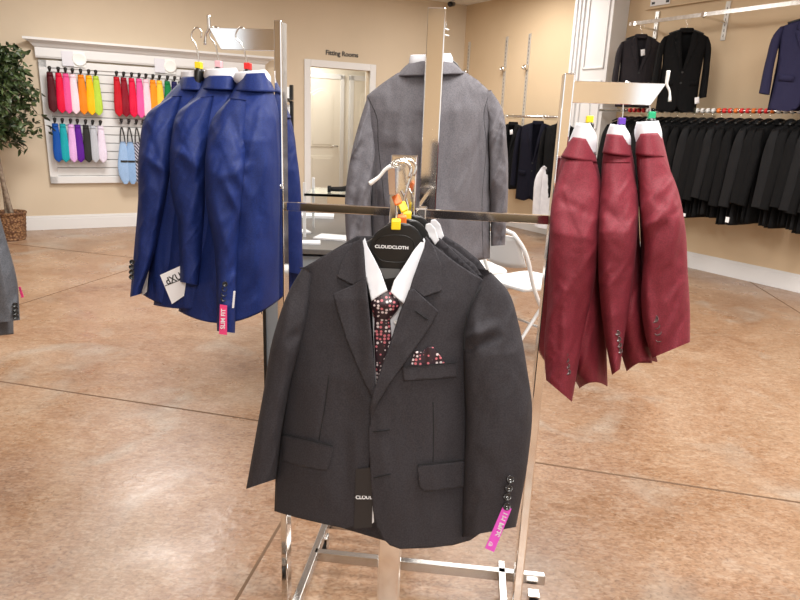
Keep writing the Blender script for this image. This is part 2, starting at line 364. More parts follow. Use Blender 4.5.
# hallway behind the opening
st('wall_hallway', [wbox(LW, 2.9, 5.6, 0, 2.5, -1.5, -1.4), wbox(LW, 2.8, 2.9, 0, 2.5, -1.5, -.12), wbox(LW, 5.6, 5.7, 0, 2.5, -1.5, -.12)], m_cream)
st('wall_hallway_top', [wbox(LW, 2.8, 5.7, 2.5, 2.55, -1.5, -.12)], m_ceil)
area('hall_fill_light', tuple(LW(4.0, 2.46, -.75)), tuple(LW(4.0, 0, -.75)), .8, .6, 18, (1, .95, .86))  # unseen fill light added to brighten the hallway
def panel_door(name, t0, t1, o):
    w = t1-t0; d = st(name, [wbox(LW, t0, t1, .01, 2.03, o, o+.04)], m_cream)
    fm = [wbox(LW, t0-.07, t0, 0, 2.10, o-.01, o+.05), wbox(LW, t1, t1+.07, 0, 2.10, o-.01, o+.05), wbox(LW, t0-.07, t1+.07, 2.03, 2.11, o-.01, o+.05)]
    build('door_frame', fm, m_white, d, smooth=False, bevel=.004)
    pn = []
    for (z0, z1, arch) in ((.2, .82, 0), (.97, 1.88, 1)):
        a0, a1 = t0+.12, t1-.12; n = 14; pts = [(a0, z0), (a1, z0)]
        for i in range(n+1):
            q = i/n; pts.append((a1+(a0-a1)*q, z1-(.09*(1-sin(pi*q)) if arch else 0)))
        for sc_, d0, d1 in ((1, .0, .012), (.82, .012, .02)):
            cx, cz = (a0+a1)/2, (z0+z1)/2
            pp = [(cx+(x-cx)*sc_, cz+(z-cz)*(1-(1-sc_)*w/(z1-z0)*.6)) for x, z in pts]
            pn.append(prism(pp, lambda u, v, dd: np.array([LW(a, b, o+.04+c) for a, b, c in zip(u, v, dd)]), d0, d1))
    build('door_panel', pn, m_cream, d, smooth=False, bevel=.003)
    build('door_handle', [pipe([LW(t1-.06, .98, o+.04), LW(t1-.06, .98, o+.09)], .012), pipe([LW(t1-.06, .98, o+.09), LW(t1-.16, .98, o+.09)], .009)], m_chrome2, d)
panel_door('door_1', 3.98, 4.62, -1.4)
panel_door('door_2', 4.86, 5.42, -1.4)

# floor joints (saw cuts)
def joint(a, b, w=.010):
    a = np.array([*a, 0.]); b = np.array([*b, 0.]); d = b-a; L = np.linalg.norm(d); d /= L
    return box((a+b)/2+Z*.0004, (L, w, .0012), [d, [-d[1], d[0], 0], Z])
jt = [joint((-6, 4.075), (4.5, 1.60)), joint((-.62, .6), (-.28, 2.74)), joint((-.25, 2.75), (.42, 10.0))]
j2 = atz(755, 285, 0), atz(800, 313, 0); j3 = atz(40, 298, 0), atz(125, 271, 0); j4 = atz(30, 246, 0), atz(118, 256, 0)
for p, q, e in ((*j2, 2), (*j3, .8), (*j4, .6)):
    dd = (q-p)/np.linalg.norm(q-p); jt.append(joint((p-dd*e)[:2], (q+dd*e)[:2]))
st('floor_joint', jt, m_joint)

def onL(px, py, off=0):
    v = at(px, py, 1.)-EYE; p0 = PL+nL*off; return EYE+v*(((p0-EYE)@nL)/(v@nL))
def onR(px, py, off=0):
    v = at(px, py, 1.)-EYE; p0 = PC+nR*off; return EYE+v*(((p0-EYE)@nR)/(v@nR))
def tL(p): return float((p-PL)@dL)
def sR(p): return float((p-PC)@dR)

# ------------------------------------------------------------------ slatwall tie display
sw = thing('slatwall_display', 'white framed slatwall tie display with crown moulding on the beige wall', 'wall display', LW(.14, .55))
T0, T1, ZB, ZT = .30, 2.90, .55, 1.93
slats = []; z = ZB+.09
while z+.085 < ZT:
    slats.append(wbox(LW, T0+.06, T1-.06, z, z+.088, .01, .028)); z += .0975
build('slat_board', [wbox(LW, T0+.03, T1-.03, ZB+.03, ZT, .001, .012)], mat('slat_groove', (.42, .41, .40), .7), sw, smooth=False)
build('slats', slats, m_white, sw, smooth=False, bevel=.003)
build('frame', [wbox(LW, T0, T0+.085, ZB, ZT, .001, .045), wbox(LW, T1-.085, T1, ZB, ZT, .001, .045), wbox(LW, T0, T1, ZB, ZB+.085, .001, .045), wbox(LW, T0, T1, ZT-.08, ZT, .001, .045)], m_white, sw, smooth=False, bevel=.006)
cp = [(0, 1.95), (.05, 1.95), (.06, 1.97), (.06, 2.06), (.08, 2.075), (.10, 2.10), (.15, 2.125), (.17, 2.13), (.17, 2.155), (0, 2.155)]
ends = []
for t, k in ((T0-.02, -1), (T1+.02, 1)):
    ends.append(np.array([LW(t+k*max(0, o-.06), z, o+.001) for o, z in cp]))
n = len(cp)
build('crown_moulding', [(np.r_[ends[0], ends[1]], [tuple(range(n)), tuple(range(n, 2*n))[::-1]]+[(i, i+n, (i+1) % n+n, (i+1) % n) for i in range(n)])], m_white, sw, smooth=False)
for px, py, lb in ((73.5, 59, 'small clear and white sign clip on slatwall frame above the lime tie row'), (165, 66, 'small white sign clip on slatwall frame beside the navy jackets')):
    p = onL(px, py, .065); t = tL(p); zz = p[2]
    q = thing('sign_clip', lb, 'sign holder', p, 'sign clips on the slatwall crown')
    build('card_sleeve', [wbox(LW, t-.12, t+.0, zz-.08, zz+.08, .062, .07)], mat('clear_sleeve', (.72, .72, .78), .15), q, smooth=False)
    build('round_label', [disc(LW(t+.06, zz, .065), nL, .075, .006)], m_wplastic, q)
    build('clip_back', [wbox(LW, t+.0, t+.12, zz-.085, zz+.085, .058, .062)], m_wplastic, q, smooth=False)

def tie_tmpl(col, name, striped=False):
    if striped:
        M = mat(name, col, .5); b = M.node_tree.nodes['Principled BSDF']; tc = nn(M, 'ShaderNodeTexCoord'); w = nn(M, 'ShaderNodeTexWave'); w.bands_direction = 'DIAGONAL'; w.inputs['Scale'].default_value = 14
        lk(M, tc.outputs['Object'], w.inputs[0]); r = nn(M, 'ShaderNodeValToRGB'); r.color_ramp.interpolation = 'CONSTANT'; r.color_ramp.elements[1].position = .55
        r.color_ramp.elements[0].color = (.02, .02, .04, 1); r.color_ramp.elements[1].color = (.5, .5, .6, 1); lk(M, w.outputs[0], r.inputs[0]); lk(M, r.outputs[0], b.inputs['Base Color']); return M
    return fabric(name, col, rough=.45, sheen=.15, wr=.3)
def lin(c): return tuple((x/255/12.92 if x/255 < .04045 else ((x/255+.055)/1.055)**2.4) for x in c)
def hang_tie(px, py, ptip, wpx, col, cname, where, group, striped=False, clip=False):
    OFF = .16; p = onL(px, py, OFF); t, z1 = tL(p), p[2]; z0 = onL(px+4, ptip, OFF)[2]
    w = wpx/72.; M = tie_tmpl(lin(col), cname+'_silk', striped)
    lab = '%s tie hanging from %s' % (cname.replace('_', ' '), where)
    root = thing('necktie', lab, 'tie', p, group)
    def mf(u, v, d): return np.array([LW(t+a, b, OFF+c) for a, b, c in zip(u, v, d)])
    tw = random.uniform(-.006, .006)
    if not clip:
        L = [(-w*.36, z1), (-w*.42, z1-.15), (-w*.48, z0+.07), (-w*.44, z0+.04), (-w*.05, z0)]; R = [(w*.32, z1), (w*.42, z1-.15), (w*.48, z0+.07), (w*.44, z0+.04), (w*.05, z0)]
        build('blade', [tube2(L, R, mf, [.005, 0, 0], [.02, .014, .012, .004], n=22, m=12)], M, root)
        build('tail', [tube2([(-w*.28, z1), (-w*.32, z0+.10), (-w*.1, z0+.04)], [(w*.26, z1), (w*.3, z0+.10), (w*.1, z0+.04)], mf, -.026, .008, n=12, m=10)], M, root)
        build('fold', [tube2([(-w*.34, z1+.03), (-w*.36, z1-.02)], [(w*.3, z1+.03), (w*.34, z1-.02)], mf, -.008, .028, n=5, m=12)], M, root)
    else:
        zc = z1-.19
        build('strap_loop', [pipe([LW(t-w*.28, zc, OFF), LW(t-w*.2, z1-.08, OFF), LW(t, z1, OFF), LW(t+w*.2, z1-.08, OFF), LW(t+w*.28, zc, OFF)], .008, n=16)], m_ink_print, root)
        build('blade', [tube2([(-w*.3, zc+.02), (-w*.5, zc-.08), (-w*.5, z0+.05), (-w*.2, z0)], [(w*.3, zc+.02), (w*.5, zc-.08), (w*.5, z0+.05), (w*.2, z0)], mf, 0, [.02, .016, .014, .004], n=22, m=12)], M, root)
        build('clip_band', [tube2([(-w*.52, zc-.20), (-w*.52, zc-.225)], [(w*.52, zc-.20), (w*.52, zc-.225)], mf, 0, .02, n=3, m=12)], m_ink_print, root)
    hk = thing('display_hook', 'black slatwall hook that holds the %s' % (cname.replace('_', ' ')+' tie of '+where.split(' of ')[-1] if ' of ' in where else cname.replace('_', ' ')+' tie'), 'hook', LW(t, z1+.05, .03), 'black tie hooks on the slatwall')
    build('arm', [pipe([LW(t, z1+.045, .02), LW(t, z1+.04, OFF-.02), LW(t, z1+.045, OFF+.02), LW(t, z1+.075, OFF+.035)], .008, n=14)], m_hang, hk)
    build('arm_tip', [pipe([LW(t, z1+.05, OFF+.0), LW(t, z1+.08, OFF+.04)], [.014, .02], n=4)], m_hang, hk)
TL = [(49, (75, 5, 20), 'dark_maroon'), (57.7, (215, 0, 55), 'crimson'), (64.8, (225, 80, 145), 'hot_pink'), (71.8, (240, 212, 224), 'blush_pink'), (80, (230, 130, 20), 'burnt_orange'), (88, (255, 182, 10), 'golden_yellow'), (95, (175, 205, 65), 'lime_green')]
for i, (x, c, nme) in enumerate(TL): hang_tie(x+1, 75+i*.6, 112.5+i*.5, 7, c, nme, 'the top left row of the slatwall', 'ties in the top left row')
TR = [(115.7, (185, 10, 32), 'bright_red'), (122.8, (130, 2, 30), 'deep_burgundy'), (130.7, (215, 12, 62), 'cherry_crimson'), (138.2, (228, 85, 155), 'rose_pink'), (145, (238, 205, 218), 'pale_pink'), (152, (240, 145, 25), 'tangerine'), (158.5, (252, 198, 60), 'yellow'), (166.5, (0, 120, 62), 'emerald_green'), (173.5, (28, 28, 85), 'midnight_navy'), (180, (60, 60, 70), 'smoke_grey'), (187, (15, 15, 18), 'jet_black')]
for i, (x, c, nme) in enumerate(TR): hang_tie(x+1, 79.5+i*.6, 116.5+i*.5, 7, c, nme, 'the top right row of the slatwall', 'ties in the top right row')
BL = [(54.3, (12, 78, 165), 'royal_blue'), (61.8, (18, 160, 172), 'teal'), (70, (222, 175, 228), 'lilac'), (76.8, (88, 22, 145), 'violet'), (85, (42, 42, 42), 'charcoal_black'), (92, (182, 187, 197), 'silver'), (99.7, (226, 216, 236), 'pale_lavender')]
for i, (x, c, nme) in enumerate(BL): hang_tie(x+1, 126+i*.4, 162+i*.1, 7, c, nme, 'the lower left row of the slatwall', 'ties in the lower left row')
for i, (x, c, nme, sp) in enumerate([(120.5, (150, 182, 222), 'light_blue', 0), (128, (138, 172, 215), 'sky_blue', 0), (135.5, (40, 40, 60), 'black_and_white_striped', 1), (142, (90, 95, 110), 'dark_striped', 1)]):
    hang_tie(x+1, 127+i*.3, 184, 7, c, nme, 'the lower right row of the slatwall', 'banded ties in the lower right row', bool(sp), True)

# ------------------------------------------------------------------ Fitting Rooms lettering, camera
p = (onL(328.5, 52.5)+onL(356, 55))/2
text('fitting_rooms_lettering', 'Fitting Rooms', .088, onL(342, 54)+nL*.004, dL, nL, m_ink_print, None, .003)
tag(bpy.data.objects['fitting_rooms_lettering'], 'dark lettering reading Fitting Rooms above the white door frame', 'sign')
sc = thing('security_camera', 'small black dome security camera under the ceiling at the room corner', 'camera', onL(452, 7, .25))
c0 = onL(452, 4.5, .25)
build('body', [pipe([c0+dL*.06+Z*.02-nL*.05, c0-dL*.07-Z*.01+nL*.05], [.03, .036], 12, n=4)], m_hang, sc)
build('bracket', [pipe([c0, c0+Z*(H-c0[2])], .014)], m_white, sc)
build('lens', [pipe([c0-dL*.07-Z*.01+nL*.05, c0-dL*.09-Z*.015+nL*.065], [.026, .022], 12, n=3)], mat('lens_glass', (.02, .02, .03), .05), sc)

# ------------------------------------------------------------------ potted ficus
fp = thing('potted_ficus', 'leafy ficus tree with a bare trunk in a woven basket beside the slatwall', 'plant', (-4.33, 7.05, 0))
PX, PY = -4.29, 6.98
mb = mat('basket_weave', (.3, .15, .06), .75); b_ = mb.node_tree.nodes['Principled BSDF']; tc = nn(mb, 'ShaderNodeTexCoord'); vn = nn(mb, 'ShaderNodeTexVoronoi'); vn.inputs['Scale'].default_value = 42
lk(mb, tc.outputs['Object'], vn.inputs['Vector']); r_ = nn(mb, 'ShaderNodeValToRGB'); r_.color_ramp.elements[0].color = (.40, .22, .10, 1); r_.color_ramp.elements[1].color = (.11, .045, .02, 1); r_.color_ramp.elements[1].position = .7
lk(mb, vn.outputs[0], r_.inputs[0]); lk(mb, r_.outputs[0], b_.inputs['Base Color']); bb = nn(mb, 'ShaderNodeBump'); bb.inputs['Distance'].default_value = .01; lk(mb, vn.outputs[0], bb.inputs['Height']); lk(mb, bb.outputs[0], b_.inputs['Normal'])
prof = [(.001, .0), (.13, 0), (.137, .02)]+[(.137+.022*k/12+(.004 if k % 2 else 0), .02+.26*k/12) for k in range(13)]+[(.168, .285), (.172, .30), (.165, .31), (.15, .30), (.148, .26), (.001, .255)]
build('basket_pot', [lathe((PX, PY, 0), prof)], mb, fp)
build('soil', [lathe((PX, PY, 0), [(.001, .268), (.149, .264)])], mat('soil', (.05, .03, .02), 1), fp)
mt = vary(mat('bark', (.2, .15, .1), .9), (.16, .11, .08), (.30, .24, .18), 40, bump=.6, dist=.01)
trk = [(PX+.03, PY, .25), (PX-.02, PY, .6), (PX-.05, PY, .95), (PX-.04, PY+.02, 1.3), (PX-.06, PY, 1.95)]
tr2 = [(PX-.03, PY+.01, .25), (PX-.03, PY, .6), (PX-.08, PY, .95), (PX-.12, PY-.02, 1.4)]
pcs = [pipe(trk, [.025, .02, .012], 10, n=24), pipe(tr2, [.02, .016, .01], 10, n=24)]; LV = []; LF = []
for k in range(175):
    z0 = random.uniform(1.08, 2.0); a = random.uniform(0, 2*pi); el = random.uniform(-.1, .8); ln = random.uniform(.2, .47)*(1.15-.5*abs(z0-1.35))
    b0 = np.array([PX-.05, PY, z0-.08]); dr = np.array([cos(a)*cos(el), sin(a)*cos(el), sin(el)])
    tip = b0+dr*ln-Z*random.uniform(.0, .12)*ln/.4; midp = (b0+tip)/2+Z*.04
    pl = crv([b0, midp, tip], 9); 
    if k % 2 == 0: pcs.append(pipe(pl, [.005, .002], 5))
    for j in range(2, 9):
        for s in range(3):
            c = pl[j]+rng.normal(0, .025, 3)
            if (c-PL)@nL < .12: continue
            dn = rng.normal(0, 1, 3)*.7+dr*.6-Z*.6; dn /= np.linalg.norm(dn); sd = np.cross(dn, rng.normal(0, 1, 3)); sd /= np.linalg.norm(sd); nr = np.cross(dn, sd)
            l = random.uniform(.06, .095); w = l*.27; i0 = len(LV)
            LV += [c, c+dn*l*.35+sd*w, c+dn*l*.35+nr*w*.3, c+dn*l*.35-sd*w, c+dn*l*.75+sd*w*.6-nr*w*.2, c+dn*l*.75-nr*w*.1, c+dn*l*.75-sd*w*.6-nr*w*.2, c+dn*l-nr*w*.6]
            LF += [(i0, i0+1, i0+2), (i0, i0+2, i0+3), (i0+1, i0+4, i0+5, i0+2), (i0+2, i0+5, i0+6, i0+3), (i0+4, i0+7, i0+5), (i0+5, i0+7, i0+6)]
build('trunk', pcs, mt, fp)
ml = vary(mat('ficus_leaf', (.03, .08, .02), .45), (.012, .026, .008), (.065, .10, .03), 9)
build('foliage', [(np.array(LV), LF)], ml, fp, smooth=False)

# ------------------------------------------------------------------ generic hanger and jackets (local frame helper)
def affine(o, ax, facing, s=1.0):
    o = np.array(o, float); ax = np.array(ax, float); fc = np.array(facing, float)
    def mf(u, v, d): return o+np.asarray(u)[:, None]*ax*s+np.asarray(v)[:, None]*Z*s+np.asarray(d)[:, None]*fc
    return mf
def pts(mf, P, d=0):
    P = np.array(P, float); return mf(P[:, 0], P[:, 1], np.array([p[2] if P.shape[1] > 2 else d for p in P], float))
def hanger_at(c, ax, label, group, sizer=None, body=m_hang, w=.17, hook_h=.06, hr=.016, plate=False, name='coat_hanger', slope=.05, hookdir=1):
    """hanger whose hook top sits at c (the rail) and whose arms run along ax"""
    c = np.array(c, float); ax = np.array(ax, float)
    h = thing(name, label, 'hanger', c, group)
    k = hookdir
    hp = [c+ax*k*hr*1.0-Z*hr, c+ax*k*hr*.7-Z*.25*hr, c-Z*0, c-ax*k*hr*.8-Z*.3*hr, c-ax*k*hr*.95-Z*1.1*hr, c-ax*k*hr*.3-Z*2.2*hr, c-Z*hook_h*.75, c-Z*hook_h]
    build('hook', [pipe(hp, .0016, 8, n=30)], m_wire, h)
    b = c-Z*hook_h; A = [b+ax*w-Z*slope, b+ax*w*.55-Z*slope*.45, b-Z*.003, b-ax*w*.55-Z*slope*.45, b-ax*w-Z*slope]
    build('shoulder_bar', [pipe(A, [.009, .008, .009, .008, .009], 10, n=20)], body, h)
    if sizer: build('size_marker', [box(b+Z*.012, (.018, .012, .017), [ax, np.cross(Z, ax), Z])], sizer, h, smooth=False, bevel=.002)
    return h

def front_jacket(name, label, mf, M, org, L=.72, W=.21, dep=.09, group=None, full=False, step=.02, tilt=0, shirt=None, tagc=None, btn=True, open_=0):
    """two-button jacket drawn in metres: u sideways, v up (0 = neck), facing the viewer"""
    root = thing(name, label, 'jacket', org, group)
    k = W/.21
    def D(u, v):
        t = np.clip(np.abs(u)/(.19*k), 0, 1); q = np.clip(-v/.22, 0, 1)
        return dep*(.35+.65*q)*(1-t**2.4)**.6
    pcs = []
    for s in (-1, 1):
        poly = [(.055*k, 0), (.12*k, -.022), (.185*k, -.055), (.175*k, -.14), (.168*k, -.25), (.162*k, -.42), (.172*k, -L), (.06*k, -L-.01), (.02*k, -L+.01), (-.008*k*1, -L+.06), (-.012*k, -L*.5), (.0, -L*.5+.02), (.035*k, -.14), (.045*k, -.03)]
        pcs.append(patch([(s*u, v) for u, v in poly], mf, lambda u, v, s=s: D(u, v)+(.006 if s == 1 else 0), step))
    pcs.append(patch([(-.055*k, 0), (-.185*k, -.055), (-.165*k, -.3), (-.172*k, -L), (.172*k, -L), (.165*k, -.3), (.185*k, -.055), (.055*k, 0)], mf, lambda u, v: -.7*D(u, v), step*1.4))
    build('body', pcs, M, root, thick=.003)
    for s in (-1, 1):
        Lc = [(s*.165*k, -.05), (s*.172*k, -.15), (s*.182*k, -.3), (s*.182*k, -L*.83)]; Rc = [(s*.187*k, -.052), (s*.212*k, -.1), (s*.235*k, -.3), (s*.246*k, -L*.81)]
        build('sleeve', [tube2(Lc, Rc, mf, [0, .0, .01, .03], [.03, .06, .055, .05], n=16, m=16)], M, root)
        la = [(s*.05*k, .004), (s*.088*k, -.02), (s*.098*k, -.075), (s*.078*k, -.09), (s*.103*k, -.10), (s*.075*k, -.2), (s*.012*k, -L*.5), (s*.03*k, -.2), (s*.045*k, -.06)]
        build('lapel', [patch(la, mf, lambda u, v: D(u, v)+.014, step)], M, root, thick=.003)
        build('pocket_flap', [patch([(s*.065*k, -L*.62), (s*.15*k, -L*.605), (s*.15*k, -L*.67), (s*.068*k, -L*.685)], mf, lambda u, v: D(u, v)+.012, step)], M, root, thick=.003)
    build('collar', [tube2([(-.056*k, .028), (-.066*k, -.015)], [(.056*k, .028), (.066*k, -.015)], mf, -.01, [.035, .045], n=6, m=20, cap=False)], M, root, thick=.003)
    if btn:
        for i in range(2):
            v = -L*.5-.01-i*.1; build('button', [disc(pts(mf, [(.0, v, D(np.array([0.]), np.array([v]))[0]+.014)])[0], pts(mf, [(0, 0, 1)])[0]-pts(mf, [(0, 0, 0)])[0], .01, .004, 10)], m_hang, root)
    if shirt: build('shirt', [patch([(-.05*k, .0), (.05*k, 0), (.03*k, -.2), (0, -L*.5), (-.03*k, -.2)], mf, lambda u, v: D(u, v)-.02, step)], shirt, root, thick=.003)
    if tagc:
        u, v = tagc; build('paper_tag', [patch([(u, v), (u+.04, v+.01), (u+.05, v-.05), (u+.01, v-.06)], mf, lambda a, b: D(a, b)*0+dep+.05, .02)], m_card, root, thick=.001)
    return root

# ------------------------------------------------------------------ right wall: rails, brackets, standards
def standard(s, z0, z1, lb):
    q = thing('wall_standard', lb, 'wall bracket strip', RW(s, z0), 'slotted wall standards in the far corner' if s < 2 else 'slotted wall standards behind the rails')
    build('strip', [wbox(RW, s-.024, s+.024, z0, z1, .001, .014)], m_strip, q, smooth=False, bevel=.002)
    build('slots', [wbox(RW, s-.003, s+.003, z0+.03+.05*i, z0+.055+.05*i, .0145, .0155) for i in range(int((z1-z0-.05)/.05))], m_ink_print, q, smooth=False)
    return q
for s, lb in ((.13, 'slotted wall standard nearest the room corner, behind the grey jacket'), (1.0, 'slotted chrome wall standard, middle of three on the far tan wall'), (1.47, 'slotted chrome wall standard nearest the white pilaster')):
    q = standard(s, 1.30, 2.61, lb)
    build('bracket_clip', [box(RW(s, 2.18, .04), (.05, .05, .06), [dR, nR, Z]), pipe([RW(s, 2.18, .02), RW(s, 2.17, .10)], .014)], m_chrome, q)
for s, lb in ((3.48, 'slotted wall standard behind the charcoal jacket'), (4.3, 'slotted wall standard behind the black jacket on the upper rail'), (5.75, 'slotted wall standard at the right end of the upper rail')): standard(s, 2.3, 2.66, lb)
def rail(name, label, s0, s1, z, off, brk, mm=m_chrome2, flat=False):
    q = thing(name, label, 'clothes rail', RW(s0, z, off))
    build('bar', [wbox(RW, s0, s1, z-.018, z+.018, off-.008, off+.008)] if flat else [pipe([RW(s0, z, off), RW(s1, z, off)], .016, 12, n=2)], mm, q, smooth=not flat)
    for b in brk:
        build('bracket', [pipe([RW(b, z-.03, .01), RW(b, z-.02, off)], .012, 8, n=3), box(RW(b, z, off), (.03, .05, .05), [dR, nR, Z])], m_chrome, q, smooth=False)
    return q
rail('upper_clothes_rail', 'upper chrome wall rail holding the charcoal, black and navy jackets', 3.42, 7.5, 2.50, .36, (3.48, 4.3, 5.75), flat=True)
rail('far_clothes_rail', 'chrome wall rail in the far corner holding dark jackets', .6, 2.46, 1.535, .3, (1.0, 1.47, 2.2))
rail('lower_clothes_rail', 'long lower chrome rail packed with black suits', 3.12, 7.5, 1.62, .33, (3.45, 4.35, 5.75))
# sign board high on the wall
q = thing('wall_notice', 'white printed notice above the upper rail, left one', 'sign', onR(658, 4, .02))
s0, s1 = sR(onR(651, 4)), sR(onR(670, 4)); zz = 2.79
build('sheet', [wbox(RW, s0, s1, zz-.07, zz+.2, .005, .012)], m_card, q, smooth=False)
build('print_mark', [wbox(RW, s0+.02+i*.09, s0+.06+i*.09, zz-.055+(i % 2)*.06, zz-.03+(i % 2)*.06, .012, .0135) for i in range(3)], m_ink_print, q, smooth=False)
q = thing('wall_notice', 'white printed notice above the upper rail, cut by the top edge', 'sign', onR(702, 1, .02))
s0, s1 = sR(onR(696, 1)), sR(onR(712, 1))
build('sheet', [wbox(RW, s0, s1, 2.76, 2.95, .005, .012)], m_card, q, smooth=False)
build('print_mark', [wbox(RW, s0+.02+i*.07, s0+.05+i*.07, 2.775, 2.80, .012, .0135) for i in range(3)], m_ink_print, q, smooth=False)
sh = build('picture_ledge', [wbox(RW, 3.33, 6.8, 2.685, 2.70, .001, .04)], m_wall2, smooth=False, bevel=.002)
tag(sh, 'thin beige ledge on the wall above the upper rail', 'ledge')

# display jackets on the upper rail, facing the shop
def wall_jacket(px, py, off, M, L, W, label, rot, hl, **k):
    p = onR(px, py, off); a = radians(rot); ax = np.array([cos(a), sin(a), 0]); fc = np.array([sin(a), -cos(a), 0])
    o = p-Z*.02
    j = front_jacket('suit_jacket', label, affine(o, ax, fc), M, o, L=L, W=W, group='display jackets on the upper rail', **k)
    hanger_at(o+Z*.115, ax, hl, 'hangers of the display jackets', None, w=W*.7, hook_h=.09, hr=.022)
    return j
wall_jacket(641.5, 35, .42, m_char, .70, .215, 'charcoal jacket facing out on upper rail, nearest the white pilaster', -6, 'hanger of the charcoal jacket on the upper rail', tagc=(-.02, -.14))
wall_jacket(687, 29, .42, m_black2, .75, .225, 'black jacket facing out on upper rail, right of the charcoal one', -14, 'hanger of the black jacket on the upper rail', tagc=(.14, -.62))
wall_jacket(815, 17, .42, m_navy2, .72, .27, 'dusky navy jacket on the upper rail, cut by the right edge', -20, 'hanger of the navy jacket at the right edge')

# row of black suits, hung side by side
def suit_row():
    s = 3.50; i = 0; first = None; ang = math.atan2(nR[1], nR[0]); rowhang = None
    lab = 'black suit packed in the long row on the lower rail'
    protos = []
    for v_ in range(3):
        mf = affine((0, 0, 0), (1, 0, 0), (0, -1, 0))
        g = front_jacket('black_suit', lab, mf, (m_black2, m_black_hi, m_black2)[v_], (0, 0, 0), L=.90, W=.245, dep=.035+.006*v_, group='black suits on the lower rail', step=.035, btn=False)
        protos.append(g)
    hg = hanger_at((0, 0, 0), np.array([1., 0, 0]), 'chrome hook hanger in the row of black suits', 'hangers of the black suits', None, body=m_hang, w=.17, hook_h=.085, hr=.02)
    strap = vary(mat('size_ring', (.5, .1, .05), .5), (.6, .05, .03), (.75, .25, .08), 3)
    used = [False]*3; uh = False
    while s < 5.8:
        loc = RW(s, 1.62-.105, .33); rz = ang+random.uniform(-.22, .02)
        v_ = i % 3
        if i == 0: l2 = 'black suit at the left end of the lower rail row, behind the maroon jackets'
        else: l2 = lab
        o = protos[v_] if not used[v_] else copy_tree(protos[v_])
        used[v_] = True; o.location = loc; o.rotation_euler = (random.uniform(-.02, .02), 0, rz)
        o.scale = (1, 1, random.uniform(.93, 1.04))
        h = hg if not uh else copy_tree(hg); uh = True; h.location = RW(s, 1.638, .33); h.rotation_euler = (0, 0, rz)
        s += random.uniform(.078, .1); i += 1
suit_row()
for s, zz, w_, h_, o_, lb in ((4.36, .66, .055, .11, .60, 'white paper tag hanging below the black suits, left one'), (4.50, .64, .07, .03, .56, 'white label peeking out below the black suits'), (5.0, .67, .035, .05, .58, 'small white label below the black suits near the right')):
    tag(build('paper_tag', [wbox(RW, s, s+w_, zz-h_, zz, o_, o_+.002)], m_card, smooth=False), lb, 'tag')
for s0, s1, c, lb in ((4.5, 5.12, m_red, 'run of red size rings along the lower rail'), (3.9, 4.45, m_ink_print, 'run of black and white size rings along the lower rail'), (3.55, 3.75, m_red, 'red size strip on the lower rail beside the green hanger marker')):
    pass
sz = []
def ring(s, M, lb):
    p = RW(s, 1.62, .33)
    vs = []; 
    q = 12
    o = build('size_ring', [pipe([p-dR*.012+Z*0, p+dR*.012], .024, 14, n=2)], M); tag(o, lb, 'size ring', 'size rings on the lower rail'); return o
rp = {}
for i, s in enumerate(np.arange(3.55, 5.62, .058)):
    if 4.55 < s < 5.15: M, c = m_org if i % 3 == 0 else m_red, 'red'
    elif 3.75 < s < 4.2: M, c = (m_hang if i % 2 else m_wplastic), 'black and white'
    elif s < 3.75: M, c = m_red, 'red'
    else: M, c = m_wplastic, 'white'
    key = M.name
    lb = {'red_sizer': 'red size ring on the lower rail above the black suits', 'orange_sizer': 'orange red size ring among the red ones on the lower rail', 'black_plastic': 'black size ring on the lower rail above the black suits', 'white_plastic': 'white size ring on the lower rail above the black suits'}[key]
    if key not in rp: rp[key] = (ring(s, M, lb), s)
    else:
        o0, sa = rp[key]; o = o0.copy(); COL.objects.link(o); o.location = Vector(o0.location)+Vector(dR*(s-sa))

# dark jackets in the far corner
def far_jacket(px, py, M, L, W, label, rot, hl, off=.3, **k):
    p = onR(px, py, off); a = radians(rot); ax = np.array([cos(a), sin(a), 0]); fc = np.array([sin(a), -cos(a), 0])
    front_jacket('suit_jacket', label, affine(p, ax, fc), M, p, L=L, W=W, group='dark jackets on the far corner rail', step=.03, **k)
    hanger_at(p+Z*(1.555-p[2]), ax, hl, 'hangers in the far corner', None, w=W*.7, hook_h=1.555-p[2]-.01, hr=.02)
far_jacket(513, 124, m_black2, .85, .22, 'black jacket on the far corner rail with a white paper tag', -32, 'hanger of the tagged black jacket in the far corner', tagc=(.02, -.08))
far_jacket(538, 123, m_ink, .98, .25, 'ink navy jacket in the middle of the far corner rail', -25, 'hanger of the ink navy jacket in the far corner')
far_jacket(562, 124, m_black2, .9, .23, 'black jacket nearest the white pilaster on the far rail', -32, 'hanger of the black jacket beside the pilaster')
# white shirt hanging between the posts
def pxm(Y0): return lambda u, v, d: at(u, v, Y0-np.asarray(d, float))
mfw = pxm(8.3)
ws = thing('white_shirt', 'white shirt hanging low between the grey jacket and the right chrome post', 'shirt', at(548, 228, 8.3))
build('body', [tube2([(549, 162), (541, 168), (537, 190), (534, 226)], [(557, 162), (566, 170), (566, 195), (566, 226)], mfw, 0, [.03, .08, .09, .1], n=24, m=24, sag=3, wr=.03, ws=5)], m_shirt, ws)
build('sleeve', [tube2([(543, 166), (537, 174), (533, 200), (532, 222)], [(549, 168), (544, 180), (542, 202), (542, 224)], mfw, .04, [.02, .05, .05, .04], n=16, m=14)], m_shirt, ws)
hp = at(552, 160, 8.3); v_ = (PC-hp)@nR
tag(build('wall_hook', [pipe([hp+nR*v_, hp-nR*.0-Z*.01, hp+Z*.03], .01, 8, n=10)], m_chrome2), 'chrome wall hook that holds the white shirt', 'hook')

